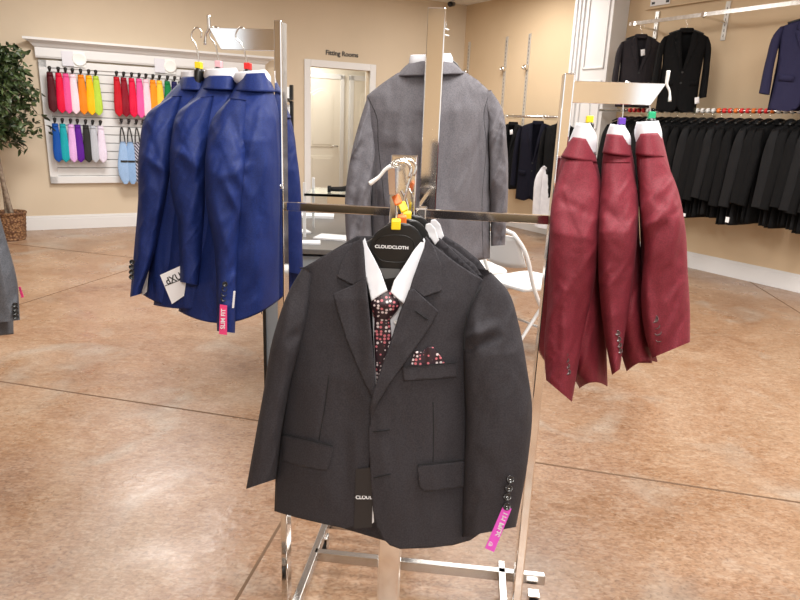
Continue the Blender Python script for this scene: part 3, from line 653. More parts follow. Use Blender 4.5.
# ------------------------------------------------------------------ counter behind the rack
CY = 3.0; cz = .81
cxL = float(at(264, 350, CY)[0]); cxR = .25
ct = thing('display_counter', 'pale grey counter with dark top behind the chrome rack', 'counter', ((cxL+cxR)/2, CY+.35, 0))
m_cg = mat('counter_laminate', (.27, .31, .345), .4); m_ct = mat('counter_top', (.13, .125, .12), .35)
build('cabinet', [box(((cxL+cxR)/2, CY+.62, cz/2-.02), (cxR-cxL-.012, 1.22, cz-.04))], m_cg, ct, smooth=False, bevel=.003)
build('edge_strip', [box((cxL+.005, CY+.005, cz/2), (.014, .014, cz-.02))], m_hang, ct, smooth=False)
build('worktop', [box(((cxL+cxR)/2, CY+.61, cz-.012), (cxR-cxL, 1.26, .024))], m_ct, ct, smooth=False, bevel=.003)
gs = thing('glass_riser', 'white framed glass shelf standing on the counter behind the rack', 'shelf', (-.3, CY+.3, cz))
gx0 = float(at(304.5, 200, CY+.3)[0]); gx1 = .2; gz = float(at(320, 195, CY+.3)[2])
for x in (gx0, gx1):
    for y in (CY+.30, CY+.62): build('leg', [box((x, y, (cz+gz+.06)/2), (.014, .014, gz+.06-cz))], m_white, gs, smooth=False)
build('glass_shelf', [box(((gx0+gx1)/2, CY+.46, gz), (gx1-gx0, .34, .008))], mat('glass', (.8, .9, .88), .03, 0, Transmission_Weight=.9), gs, smooth=False)
build('shelf_rail', [box(((gx0+gx1)/2, CY+.295, gz), (gx1-gx0, .01, .012))], m_hang, gs, smooth=False)
def paper(px, py, w, d, rz, lb, n=1):
    p = atz(px, py, cz+.001); a = radians(rz)
    o = build('paper_stack', [box(p+Z*.004*n, (w, d, .008*n), [(cos(a), sin(a), 0), (-sin(a), cos(a), 0), Z])], m_card, smooth=False)
    tag(o, lb, 'papers', 'paper stacks on the counter')
paper(333, 238, .17, .13, -12, 'white paper stack on the counter nearest the grey jacket sleeve')
paper(306, 243, .14, .08, 8, 'white paper stack at the front left of the counter')
paper(316, 217, .22, .12, 4, 'white paper stack lying under the glass shelf', 2)
paper(303, 232, .06, .10, 25, 'narrow white paper beside the glass shelf leg')
bx = atz(335, 214, cz)
bxo = build('cardboard_box', [box((bx[0]+.05, bx[1]+.14, cz+.07), (.22, .14, .14))], mat('cardboard', (.50, .36, .22), .8), smooth=False, bevel=.002); tag(bxo, 'brown cardboard box under the glass shelf on the counter', 'box')
q = thing('tape_dispenser', 'black tape dispenser gun lying on the glass shelf', 'tape dispenser', at(338, 191, CY+.4))
c = at(338, 192, CY+.4); c[2] = gz+.004
build('body', [pipe([c+np.array([-.04, 0, .018]), c+np.array([.02, 0, .02]), c+np.array([.10, 0, .035])], [.012, .014, .026], 10, n=10)], m_hang, q)
build('nozzle', [box(c+np.array([-.045, 0, .018]), (.018, .03, .034))], m_hang, q, smooth=False, bevel=.003)

# ------------------------------------------------------------------ white folding chairs
def folding_chair(loc, rz, label):
    ch = thing('folding_chair', label, 'chair', (0, 0, 0), 'white folding chairs')
    M = m_white; w = .21
    # faces local +x
    for s in (-1, 1):
        build('front_leg', [pipe([(-.30, s*(w-.03), .80), (-.26, s*w, .74), (-.12, s*w, .45), (.17, s*w, .01)], .0125, 10, n=24)], M, ch)
        build('rear_leg', [pipe([(.06, s*(w-.03), .43), (-.10, s*(w-.03), .22), (-.26, s*(w-.03), .01)], .011, 10, n=16)], M, ch)
        build('foot_cap', [pipe([(.165, s*w, .025), (.175, s*w, 0)], .016, 10, n=2)], m_wplastic, ch)
    build('top_rail', [pipe([(-.30, -(w-.03), .80), (-.315, -w*.5, .815), (-.32, 0, .82), (-.315, w*.5, .815), (-.30, (w-.03), .80)], .0125, 10, n=20)], M, ch)
    bp = []
    n_, m_ = 12, 6; vs = []; 
    for i in range(n_+1):
        for j in range(m_+1):
            y = -w+.01+(2*w-.02)*i/n_; q = j/m_; zz = .60+.18*q-.03*(1-(y/w)**2)*(1-q)
            vs.append((-.195-.08*q-.03*(1-(y/w)**2), y, zz))
    bp = (np.array(vs), [(i*(m_+1)+j, (i+1)*(m_+1)+j, (i+1)*(m_+1)+j+1, i*(m_+1)+j+1) for i in range(n_) for j in range(m_)])
    build('backrest', [bp], M, ch, thick=.008)
    pl = [(-.17, -.17), (-.19, 0), (-.17, .17), (.02, .195), (.19, .18), (.215, .1), (.22, 0), (.215, -.1), (.19, -.18), (.02, -.195)]
    build('seat', [prism(crv(pl+[pl[0]], 40)[:-1], lambda u, v, d: np.c_[u, v, .435+d+.02*np.clip(np.asarray(u), -1, 1)], 0, .025)], M, ch, bevel=.008)
    build('cross_brace', [pipe([(-.17, -(w-.03), .13), (-.17, w-.03, .13)], .009, 8, n=2), pipe([(.08, -w, .15), (.08, w, .15)], .009, 8, n=2)], M, ch)
    ch.location = loc; ch.rotation_euler = (0, 0, rz)
    return ch
_c = atz(526, 281, .45); fc_ = folding_chair((_c[0], _c[1], 0), radians(32), 'white metal folding chair seen between grey jacket and maroon jackets')
_c = atz(470, 268, .45); copy_tree(fc_, (_c[0], _c[1], 0), radians(20), 'white folding chair behind, mostly hidden by the grey jacket hem')

# ------------------------------------------------------------------ chrome four-way rack
RC = np.array([.033, 1.60, 0]); th_ = -.104
ex = np.array([cos(th_), sin(th_), 0]); ey = np.array([-sin(th_), cos(th_), 0])
def RK(a, b, z): return RC+ex*a+ey*b+Z*z
rk = thing('garment_rack', 'chrome four way garment rack standing in front, on casters', 'clothes rack', RC)
AX = [ex, ey, Z]
zLt, zRt, zFt, zBt = float(at(279, 21, 1.63)[2]), float(at(572, 74, 1.565)[2]), float(at(404, 155, 1.3)[2]), float(at(435, 8, 1.9)[2])
zb = .085
build('left_post', [box(RK(-.342, 0, (zLt+.006)/2), (.019, .046, zLt-.006), AX)], m_chrome, rk, smooth=False, bevel=.003)
build('right_post', [box(RK(.335, 0, (zRt+.006)/2), (.024, .05, zRt-.006), AX)], m_chrome, rk, smooth=False, bevel=.003)
build('front_post', [box(RK(-.003, -.30, (zFt+zb)/2), (.052, .024, zFt-zb), AX)], m_chrome, rk, smooth=False, bevel=.003)
build('back_post', [box(RK(.006, .30, (zBt+zb)/2), (.05, .024, zBt-zb), AX)], m_chrome, rk, smooth=False, bevel=.003)
zc = 1.185
build('cross_bar', [box(RK(0, 0, zc), (.67, .012, .022), AX)], m_chrome, rk, smooth=False, bevel=.002)
build('cross_bar', [box(RK(.0, 0, zc+.001), (.012, .576, .022), AX)], m_chrome, rk, smooth=False, bevel=.002)
build('cross_bar_clamp', [box(RK(0, 0, zc), (.05, .05, .03), AX)], m_chrome2, rk, smooth=False, bevel=.003)
bars = [((-.285, -.33), (-.285, .30)), ((.30, -.33), (.30, .165)), ((-.285, .12), (.43, .12)), ((-.43, -.18), (.30, -.18)), ((-.285, -.33), (.30, -.33)), ((-.285, .29), (.12, .29))]
for a, b in bars:
    p, q = RK(*a, .075), RK(*b, .075); d = q-p; L = np.linalg.norm(d); d /= L
    build('base_bar', [box((p+q)/2, (L, .022, .032), [d, np.cross(Z, d), Z])], m_base, rk, smooth=False, bevel=.002)
for a, b in ((-.285, .24), (.395, .075), (-.38, -.14), (.30, -.33)):
    c = RK(a, b, 0)
    w = build('caster', [pipe([c+ex*-.011+Z*.024, c+ex*.011+Z*.024], .024, 18, n=2)], m_hang, rk)
    build('caster_fork', [box(c+ex*.015+Z*.035, (.003, .03, .045), AX), box(c-ex*.015+Z*.035, (.003, .03, .045), AX), box(c+Z*.056, (.033, .034, .004), AX)], m_base, w, smooth=False)
# arms: flat bar with slanted end and a curled end pin
def arm(base, d, top, L, name):
    """base: centre of post face, d outward direction"""
    h = .048; sd = np.cross(Z, d)
    P = [base+Z*top, base+d*L+Z*top, base+d*(L-.028)+Z*(top-h), base+Z*(top-h)]
    v = np.array([p-sd*.006 for p in P]+[p+sd*.006 for p in P])
    build(name, [(v, [(0, 1, 2, 3), (7, 6, 5, 4), (0, 4, 5, 1), (1, 5, 6, 2), (2, 6, 7, 3), (3, 7, 4, 0)])], m_chrome, rk, smooth=False, bevel=.001)
    e = base+d*(L+.002)+Z*top
    if name == 'front_arm':
        q = at(np.array([391., 386, 379, 373, 369.5]), np.array([166., 169, 177, 181.5, 184]), 1.075)
        build('end_pin', [pipe(q, [.0035, .003, .0028, .0035, .004], 8, n=18)], m_wplastic, rk); return
    build('end_pin', [pipe([e+Z*.028, e+Z*.012, e, e+d*.008-Z*.015, e+d*.012-Z*.038], [.0045, .0045, .003, .0025, .004], 8, n=18)], m_wplastic if name == 'right_arm' else m_chrome, rk)
arm(RK(-.35, 0, 0), -ex, zLt-.018, .165, 'left_arm')
arm(RK(.347, 0, 0), ex, float(at(580, 81, 1.56)[2]), .205, 'right_arm')
arm(RK(-.003, -.312, 0), -ey, zFt-.012, .20, 'front_arm')
arm(RK(.006, .312, 0), ey, float(at(445, 30, 1.95)[2]), .20, 'back_arm')
# height-adjustment holes and stickers
build('adjust_button', [disc(RK(-.342, -.0235, zc+.05), -ey, .006, .003, 12), disc(RK(.335, -.0255, zc+.05), -ey, .006, .003, 12)], m_chrome2, rk)

# ------------------------------------------------------------------ jackets on the side arms (hung edge-on)
def raymap(Y0, pxc):
    """like pxm but depth runs along the line of hanging so the outline keeps its width"""
    return lambda u, v, d: at(u, v, Y0-np.asarray(d, float))
def side_jacket(label, group, Mt, Y0, bL, bR, sL, sR_, cL, cR, wL, wR, sag, folds=(), btns=(), brad=.15, srad=.05, soff=.15, ssag=0, far=True, bn=m_hang, wrk=.011, wsc=15, sd=1, bo=.75, br=.0062):
    mf = pxm(Y0); root = thing('suit_jacket', label, 'jacket', at((bL[0][0]+bR[0][0])/2, bL[0][1], Y0), group)
    build('body', [tube2(bL, bR, mf, 0, [brad*q for q in (.26, .42, .75, .95, 1, 1, 1, 1, 1, 1, 1)], n=110, m=72, folds=folds, sag=sag, cap=False, pw=.85, wr=wrk, ws=wsc, seed=sd)], Mt, root, thick=.003)
    build('sleeve', [tube2(sL, sR_, mf, [soff*.7, soff, soff, soff*1.1], [srad*.5, srad, srad, srad*.9], n=110, m=56, folds=folds, sag=ssag, pw=.85, wr=wrk*.8, ws=wsc*.8, seed=sd+2, wang=.5)], Mt, root)
    if far:
        fl = [(a[0]+(b[0]-a[0])*.35, a[1]+6) for a, b in zip(bL[1:], bR[1:])]; fr_ = [(a[0]+(b[0]-a[0])*.85, a[1]+6) for a, b in zip(bL[1:], bR[1:])]
        fl[-1] = (fl[-1][0], fl[-1][1]-14); fr_[-1] = (fr_[-1][0], fr_[-1][1]-14)
        build('sleeve', [tube2(fl, fr_, mf, -brad*.95, .045, n=24, m=18)], Mt, root)
    build('collar', [tube2(cL, cR, mf, 0, [.046, .068], n=10, m=30, cap=False, pw=.9)], Mt, root, thick=.003)
    build('shirt_collar', [tube2(wL, wR, mf, 0, [.038, .043, .045], n=10, m=28, cap=False, pw=.9)], m_shirt, root, thick=.0025)
    for (x, y) in btns:
        o = soff*1.1+srad*bo; p = at(x, y, Y0-o); build('button', [disc(p, EYE-p, br, .003, 14)], bn, root)
    return root, mf
def tagquad(parent, name, quad, Y, M, words=None, tm=m_ink_print, size=.01, stretch=1, ta=.5, tb=.5, sub=None, flip=False):
    P = np.array(quad, float); p = at(P[:, 0], P[:, 1], Y); nrm = np.cross(p[1]-p[0], p[3]-p[0]); nrm /= np.linalg.norm(nrm)
    if nrm@(EYE-p[0]) < 0: nrm = -nrm
    o = build(name, [(np.r_[p+nrm*.0004, p-nrm*.0004], [(0, 1, 2, 3), (7, 6, 5, 4), (0, 4, 5, 1), (1, 5, 6, 2), (2, 6, 7, 3), (3, 7, 4, 0)])], M, parent, smooth=False)
    if words:
        c = p[0]*(1-ta)*(1-tb)+p[1]*ta*(1-tb)+p[2]*ta*tb+p[3]*(1-ta)*tb
        xd = p[1]-p[0]
        if flip: xd = -xd
        text('lettering', words, size, c+nrm*.0009, xd, nrm, tm, o, .0002, stretch)
    return o
gN = 'navy jackets on the left arm'
fN3 = [(232, 118, 246, 165, -.006, 4), (246, 165, 222, 178, .008, 5), (224, 180, 240, 215, .01, 4), (236, 172, 248, 195, .008, 4), (262, 110, 268, 230, .008, 6), (250, 200, 262, 300, .006, 7), (215, 200, 230, 260, .006, 5), (240, 200, 228, 300, -.008, 4)]
n1, mn1 = side_jacket('royal navy jacket farthest out on left arm, yellow size marker', gN, m_navy, 1.70,
    [(183, 80), (168, 95), (155, 112), (148, 130), (146, 180), (143, 230), (140, 292)], [(203, 78), (208, 95), (210, 112), (210, 130), (208, 180), (200, 230), (190, 300)],
    [(172, 96), (147, 114), (139, 150), (138, 200), (134, 250), (130, 297)], [(182, 96), (176, 118), (174, 150), (166, 200), (158, 240), (141, 294)],
    [(182, 77), (177, 90)], [(204, 77), (209, 90)], [(182, 71), (181, 76), (184, 84)], [(206, 70), (208, 76), (203, 84)], 8,
    folds=[(150, 160, 166, 172, .01, 4), (165, 172, 150, 240, .01, 5), (160, 180, 146, 250, -.008, 4)], sd=3, btns=((132, 262), (131.5, 267), (131.5, 272), (131.5, 277)), soff=.13)
n2, mn2 = side_jacket('royal navy jacket in the middle of left arm, pale pink size marker', gN, m_navy, 1.655,
    [(208, 78), (195, 95), (180, 112), (174, 140), (171, 190), (163, 245), (154, 305)], [(234, 76), (238, 92), (243, 110), (246, 140), (246, 190), (244, 245), (240, 300)],
    [(200, 97), (178, 112), (171, 140), (170, 180), (178, 230), (180, 282)], [(214, 96), (210, 118), (208, 150), (206, 190), (203, 240), (199, 285)],
    [(206, 76), (201, 89)], [(236, 76), (239, 90)], [(206, 69), (204, 75), (208, 84)], [(236, 68), (239, 75), (235, 84)], 6,
    folds=[(180, 150, 200, 170, .009, 5), (205, 130, 198, 230, -.006, 4), (200, 190, 170, 270, .009, 6)], soff=.13, sd=11)
n3, mn3 = side_jacket('royal navy jacket nearest the post on left arm, red size marker', gN, m_navy, 1.61,
    [(243, 76), (232, 93), (216, 115), (209, 140), (206, 180), (199, 230), (179, 311)], [(266, 73), (273, 92), (277.5, 110), (279, 140), (279.5, 180), (279, 230), (278.5, 300)],
    [(230, 98), (213, 118), (206, 150), (206, 200), (214, 250), (217, 331)], [(246, 100), (246, 125), (247, 150), (243, 190), (238, 250), (235, 333)],
    [(242, 74), (234, 91)], [(266, 73), (275, 92)], [(236, 72), (234, 79), (246, 88)], [(265, 70), (270, 76), (270, 88)], 17,
    folds=fN3, sd=21, btns=((225, 284), (224.5, 289), (224, 294), (223.5, 299)), soff=.14)
build('back_vent', [pipe(at(np.array([254, 257, 262]), np.array([262, 285, 314]), np.array([1.515, 1.50, 1.50])), .0012, 6, n=8)], m_seam, n3)
tagquad(n1, 'paper_tag', [(144, 258), (152, 252), (152, 287), (142, 296)], 1.58, m_card)
o = tagquad(n2, 'paper_tag', [(160, 275), (189, 262), (184, 296), (172, 304)], 1.50, m_card, 'dXUS', m_ink_print, .024, .9, .5, .30)
tagquad(n2, 'paper_tag_stripe', [(165, 285.5), (187, 277), (187, 277.8), (165, 286.3)], 1.499, m_ink_print)
tagquad(n3, 'slim_fit_tag', [(220, 304.5), (227, 305.5), (227, 335), (219, 334)], 1.40, m_pink)
text('slim_fit_lettering', 'SLIM FIT', .0135, at(223.2, 319, 1.398), at(223, 306, 1.4)-at(222, 330, 1.4), EYE-at(222, 320, 1.4), m_text, n3, .0002)
tagquad(n3, 'inner_label', [(233.5, 291), (235.5, 291), (234, 308), (232, 308)], 1.40, m_card)
def arm_hanger(x, y, xb, yb, Y, label, group, sz, hooktop, axd=np.array([.3, 1., 0]), w=.008, body=m_hang, hr=.018):
    axd = axd/np.linalg.norm(axd)
    b = at(xb, yb, Y); t = at(*hooktop, Y); h = thing('coat_hanger', label, 'hanger', t, group)
    sd = im_r
    H_ = t[2]-b[2]
    hp = [t+sd*.010-Z*.022, t+sd*.011-Z*.006, t+Z*.001, t-sd*.010-Z*.008, t-sd*.013-Z*.022, b*.35+t*.65-sd*.006, b*.7+t*.3, b]
    build('hook', [pipe(hp, .0017, 8, n=36)], m_wire, h)
    build('shoulder_bar', [pipe([b-axd*w-Z*.05, b-axd*w*.6-Z*.018, b-Z*.002, b+axd*w*.6-Z*.018, b+axd*w-Z*.05], [.006, .009, .012, .009, .006], 10, n=22)], body, h)
    build('size_marker', [box(b+Z*.010, (.016, .016, .017), [ex, ey, Z])], sz, h, smooth=False, bevel=.002)
    return h
gh = 'hangers on the left arm'
arm_hanger(0, 0, 199, 70, 1.66, 'hanger with yellow size marker on the left arm', gh, m_yel, (196.5, 28), hr=.016)
arm_hanger(0, 0, 219, 69, 1.65, 'hanger with pale pink size marker on the left arm', gh, m_pnk, (215, 27))
arm_hanger(0, 0, 248, 71, 1.64, 'hanger with red size marker on the left arm', gh, m_red, (241, 27.5), body=m_hang)

gM = 'maroon jackets on the right arm'
m1, mm1 = side_jacket('maroon jacket nearest the post on right arm, yellow size marker', gM, m_mar, 1.56,
    [(571, 140), (562, 156), (557, 190), (556, 240), (556, 300), (560, 350), (580, 388)], [(594, 148), (597, 165), (602, 190), (603, 240), (604, 300), (606, 350), (607, 386)],
    [(565, 160), (553, 195), (549, 250), (547, 310), (544, 350), (546, 380)], [(592, 160), (601, 190), (601, 230), (595, 280), (583, 340), (572, 402)],
    [(572, 137), (561, 157)], [(591, 140), (597, 163)], [(577, 123), (573, 132), (566, 150)], [(590, 124), (596, 136), (596, 155)], -5,
    folds=[(560, 200, 590, 215, -.004, 5), (595, 200, 578, 300, .006, 7), (585, 290, 572, 350, -.008, 5), (565, 290, 562, 390, .006, 4)], sd=31, btns=((565.5, 354), (566.5, 360), (567.5, 366), (568.5, 372)), bn=mat('maroon_button', (.10, .06, .06), .15), soff=.13)
m2, mm2 = side_jacket('maroon jacket in the middle of right arm, purple size marker', gM, m_mar, 1.545,
    [(606, 140), (603, 160), (602, 200), (606, 250), (612, 300), (618, 340), (627, 371)], [(629, 140), (633, 160), (637, 200), (640, 250), (646, 300), (652, 340), (657, 362)],
    [(604, 162), (600, 200), (598, 250), (600, 300), (606, 345), (612, 375)], [(630, 162), (638, 195), (637, 240), (632, 290), (624, 340), (620, 369)],
    [(607, 134), (603, 153)], [(627, 136), (632, 157)], [(611, 124), (608, 131), (606, 145)], [(624, 126), (630, 136), (630, 150)], -5,
    folds=[(605, 210, 632, 225, -.004, 5), (632, 210, 615, 290, .007, 6), (608, 270, 614, 350, .006, 5)], sd=41, btns=((617.5, 333), (618.5, 339), (619.3, 345), (620, 351)), bn=bpy.data.materials['maroon_button'], soff=.14)
m3, mm3 = side_jacket('maroon jacket outermost on right arm, green size marker', gM, m_mar, 1.53,
    [(637, 137), (637, 155), (639, 190), (641, 240), (641, 290), (640, 330), (644, 350)], [(662, 138), (666, 155), (674, 190), (680, 240), (680, 290), (678, 330), (676, 345)],
    [(640, 158), (640, 200), (644, 250), (641, 300), (645, 335), (652, 358)], [(664, 156), (678, 190), (685, 225), (688, 275), (690, 310), (690, 342)],
    [(637, 134), (636, 155)], [(660, 133), (666, 158)], [(637, 122), (635, 130), (637, 145)], [(658, 121), (661, 130), (661, 150)], -5,
    folds=[(650, 195, 675, 215, -.004, 6), (640, 235, 672, 205, .008, 5), (655, 240, 668, 215, -.009, 4), (680, 215, 660, 300, .007, 8), (645, 270, 652, 340, .007, 5)], sd=51, br=.0085, btns=((654.5, 319), (656, 325.5), (657.5, 332), (659, 338.5)), bn=bpy.data.materials['maroon_button'], soff=.14)
for i in range(4):
    y = 315.5+6.5*i; build('buttonhole', [pipe(at(np.array([663+i*1.2, 667+i*1.2, 671+i*1.2]), np.array([y+2.5, y+1, y]), np.array([1.338]*3)), .0007, 6)], m_seam, m3)
gh = 'hangers on the right arm'
axr = np.array([-.1, 1., 0])
arm_hanger(0, 0, 589, 124, 1.56, 'hanger with yellow size marker on the right arm', gh, m_yel, (593, 83), axr, body=m_hang)
arm_hanger(0, 0, 621, 126, 1.555, 'hanger with purple size marker on the right arm', gh, m_pur, (627, 82), axr, body=m_hang)
arm_hanger(0, 0, 651, 120, 1.545, 'hanger with green size marker on the right arm', gh, m_grn, (648, 84), axr, body=m_hang)

# grey jacket at the left picture edge and navy jacket on a stand behind the rack
s1_, _ = side_jacket('slate grey jacket cut by the left edge with a pink tag', 'slate jackets', m_slate, 1.62,
    [(-55, 140), (-70, 165), (-80, 200), (-84, 250), (-82, 300), (-80, 330)], [(-25, 140), (-12, 170), (-4, 200), (4, 250), (12, 300), (13, 334)],
    [(-40, 165), (-38, 200), (-30, 250), (-22, 290), (-14, 324)], [(-22, 165), (-4, 205), (7, 242), (17, 280), (20, 320)],
    [(-56, 136), (-66, 156)], [(-28, 136), (-16, 158)], [(-54, 124), (-54, 130), (-50, 145)], [(-30, 124), (-28, 130), (-30, 145)], 4,
    btns=((15, 305), (15.3, 309), (15.6, 313), (15.8, 317)), soff=.12, folds=[(-5, 240, 8, 310, .008, 5)])
tagquad(s1_, 'slim_fit_tag', [(18.5, 287), (20.5, 286.5), (24, 297), (21.5, 298)], 1.50, m_pink)
ls = thing('clothes_stand', 'chrome clothes stand carrying the slate jacket beyond the left edge', 'clothes rack', at(-42, 120, 1.66)*[1, 1, 0])
lp = at(-42, 95, 1.66)
build('top_bar', [pipe([lp, lp+np.array([-.8, .05, 0])], .012, 10, n=2)], m_chrome, ls)
build('pole', [pipe([lp+np.array([-.75, .03, 0]), (lp+np.array([-.75, .03, 0]))*[1, 1, 0]+Z*.03], .015, 10, n=2)], m_chrome, ls)
build('base_plate', [lathe((lp+np.array([-.75, .03, 0]))*[1, 1, 0], [(.001, 0), (.22, 0), (.22, .02), (.03, .035), (.001, .035)])], m_chrome2, ls)
arm_hanger(0, 0, -42, 124, 1.64, 'hanger carrying the slate grey jacket at the left edge', 'slate hangers', m_pnk, (-42, 92), body=m_hang)

s2_, _ = side_jacket('royal navy jacket glimpsed behind the left chrome post', 'navy jackets behind', m_navy, 2.35,
    [(276, 112), (268, 125), (266, 160), (266, 220), (268, 286)], [(288, 112), (292, 125), (297, 160), (300, 220), (304, 290)],
    [(276, 120), (272, 150), (272, 200), (276, 240), (279, 270)], [(289, 119), (296, 150), (300, 180), (302, 230), (303, 275)],
    [(277, 109), (273, 118)], [(287, 109), (291, 118)], [(277, 104), (277, 107), (278, 112)], [(286, 104), (287, 107), (287, 112)], 4, btns=(), soff=.1, brad=.12)
gs2 = thing('garment_stand', 'black and chrome garment stand right behind the left post', 'clothes rack', at(291, 95, 2.5)*[1, 1, 0])
g0 = at(291.5, 85, 2.5); g1 = g0*[1, 1, 0]+Z*.02
build('pole', [box((g0+g1)/2, (.012, .02, g0[2]-.02))], m_hang, gs2, smooth=False)
build('height_collar', [box(g0-Z*.03-np.array([.022, 0, 0]), (.03, .03, .045)), box(g0-Z*.09-np.array([.018, .0, 0]), (.026, .03, .04))], m_wplastic, gs2, smooth=False, bevel=.003)
build('arm', [pipe([g0-Z*.055, g0-Z*.055-np.array([.03, .22, 0])], .008, 8, n=2)], m_chrome, gs2)
build('base_plate', [box(g1-Z*.01, (.14, .3, .02))], m_hang, gs2, smooth=False, bevel=.003)

# ------------------------------------------------------------------ grey jacket on the back arm (its back to us)
YG = 2.06; mfg = pxm(YG)
gj = thing('suit_jacket', 'mid grey jacket on the back arm, its back to us', 'jacket', at(427, 60, YG))
fG = [(378, 150, 376, 230, .01, 5), (400, 110, 396, 200, .008, 8), (480, 130, 455, 160, .006, 7), (470, 100, 478, 140, .006, 7), (427, 90, 427, 250, .006, 10), (445, 110, 450, 250, -.005, 8)]
xl = lambda y: np.interp(y, [60, 74, 95, 130, 200, 260, 300], [398, 392, 367, 366, 369, 372, 374]); xr = lambda y: np.interp(y, [60, 72, 92, 130, 200, 262], [460, 463, 491, 490, 490, 490])
def DG(u, v):
    c = (xl(v)+xr(v))/2; h = (xr(v)-xl(v))/2; t = np.clip(np.abs(u-c)/h, 0, 1)
    return (np.interp(v, [58, 75, 110, 170, 260], [.01, .035, .07, .08, .09]))*(1-t**2.6)**.6+(foldf(fG, u, v)+.017*crease(u, v, 17, 3, .12, 3.5)*np.clip((v-75)/40, 0, 1))*(1-t**3)
back = [(398, 73), (382, 84), (367, 96), (365, 120), (368, 160), (371, 200), (372, 250), (374, 290), (400, 296), (430, 292), (470, 262), (489.5, 258), (490, 200), (489, 150), (491, 115), (490, 92), (477, 80), (463, 71)]
build('body', [patch(back, mfg, DG, 2.5), patch([(404, 72), (374, 98), (374, 200), (380, 280), (484, 255), (485, 150), (484, 96), (456, 70)], mfg, lambda u, v: -.6*DG(u, v), 5)], m_gray, gj, thick=.003)
build('sleeve', [tube2([(368, 95), (360, 120), (351, 155), (345, 200), (347, 245), (350, 268)], [(381, 97), (377, 120), (375, 160), (371, 200), (372, 240), (374, 270)], mfg, [0, .02, .035, .05], [.012, .045, .05, .045], n=90, m=40, wr=.022, ws=10, seed=4,
    folds=[(352, 150, 368, 130, .008, 4), (350, 180, 366, 160, .008, 4), (366, 140, 352, 200, -.006, 3.5), (368, 180, 360, 240, .008, 4)])], m_gray, gj)
build('sleeve', [tube2([(479, 92), (487, 115), (489, 150), (490, 200), (491, 246)], [(491, 90), (501, 106), (507, 145), (508, 195), (505, 245)], mfg, [0, .01, .0, -.01], [.012, .04, .045, .04], n=90, m=40, wr=.022, ws=9, seed=7,
    folds=[(503, 120, 492, 160, -.008, 3), (505, 150, 497, 200, .008, 3.5), (492, 185, 492, 235, -.012, 3)])], m_gray, gj)
build('collar', [tube2([(411, 62), (404, 68), (397, 76)], [(450, 60), (457, 66), (464, 73.5)], mfg, .0, [.04, .05, .062], n=12, m=40, cap=False, pw=.9)], m_gray, gj, thick=.003)
build('shirt_collar', [tube2([(411, 55), (410, 58), (409, 66)], [(450, 53.5), (452, 57), (453, 66)], mfg, .0, [.033, .038, .038], n=8, m=30, cap=False)], m_shirt, gj, thick=.0025)
build('centre_seam', [pipe(mfg(np.full(30, 427.), np.linspace(76, 290, 30), DG(np.full(30, 427.), np.linspace(76, 290, 30))+.0015), .0011, 5)], m_seam, gj)
for pl in ([(489.5, 92), (484, 112), (486, 140), (482, 200), (483, 258)], [(368, 97), (377, 118), (378, 140), (384, 200), (386, 290)]):
    q = crv(pl, 40); build('panel_seam', [pipe(mfg(q[:, 0], q[:, 1], DG(q[:, 0], q[:, 1])+.0015), .0011, 5)], m_seam, gj)
bh = at(434, 52, YG); bt = at(440, 22, YG)
h = thing('coat_hanger', 'hanger of the grey jacket on the back arm', 'hanger', bt)
build('hook', [pipe([bt+im_r*.018-Z*.02, bt+im_r*.016, bt+Z*.006, bt-im_r*.014-Z*.004, bt-im_r*.012-Z*.03, bh], .002, 8, n=30)], m_wire, h)
build('shoulder_bar', [pipe([at(402, 76, YG), at(412, 64, YG), at(432, 56, YG), at(452, 63, YG), at(462, 75, YG)], [.008, .009, .01, .009, .008], 10, n=24)], m_hang, h)
build('spare_hook', [pipe([at(443, 22, YG-.03), at(444, 28, YG-.03), at(449, 30, YG-.03)], .0022, 8, n=12), pipe([at(443, 28, YG-.05), at(444, 34, YG-.05), at(449, 36, YG-.05)], .0022, 8, n=12)], m_wplastic, h)

# ------------------------------------------------------------------ the charcoal boys suit in front
Y0 = 1.15; mh = pxm(Y0)
hj = thing('suit_jacket', 'charcoal black boys suit jacket in front with patterned tie and pocket square', 'jacket', at(400, 240, Y0), 'charcoal jackets on the front arm')
hl = lambda y: np.interp(y, [240, 290, 340, 400, 515], [300, 297, 292, 284, 274]); hr_ = lambda y: np.interp(y, [240, 290, 340, 400, 548], [492, 488, 476, 474, 482])
fH = [(329, 375, 319, 440, -.0022, 1.6), (433, 402, 433, 462, -.0022, 1.6), (300, 330, 320, 470, .004, 16), (470, 300, 440, 350, .004, 10), (380, 430, 400, 540, .004, 14), (455, 440, 450, 530, -.006, 9), (300, 470, 330, 500, .003, 14), (345, 400, 350, 520, -.005, 9), (355, 430, 352, 520, .004, 6)]
def DH(u, v):
    l, r = hl(v), hr_(v); t = np.clip(np.abs(u-(l+r)/2)/((r-l)/2), 0, 1)
    return np.interp(v, [236, 262, 300, 380, 470, 550], [.012, .03, .052, .072, .08, .086])*(1-t**2.7)**.6+foldf(fH, u, v)+.0035*crease(u, v, 22, 5, .1, 3)*np.clip((v-260)/60, 0, 1)*(1-t**4)
LP = [(361, 240), (345, 245), (325, 255), (309, 265), (302, 268), (305, 280), (307, 295), (303, 315), (297, 340), (290, 370), (285, 400), (281, 440), (276, 480), (275, 511), (285, 514), (300, 518), (330, 525), (345, 528), (356, 527), (362, 500), (368, 470), (376, 430), (378, 405), (372, 392), (370, 360), (367, 320), (364, 280)]
RP = [(427, 240), (440, 250), (455, 262), (470, 272), (487, 282), (492, 290), (484, 300), (476, 330), (474, 370), (475, 420), (478, 480), (480, 533), (470, 540), (452, 545), (430, 547.5), (400, 548.5), (390, 545), (382, 537), (376, 525), (373, 510), (371, 480), (369.5, 450), (369, 430), (371, 415), (378, 385), (388, 350), (400, 312), (415, 272)]
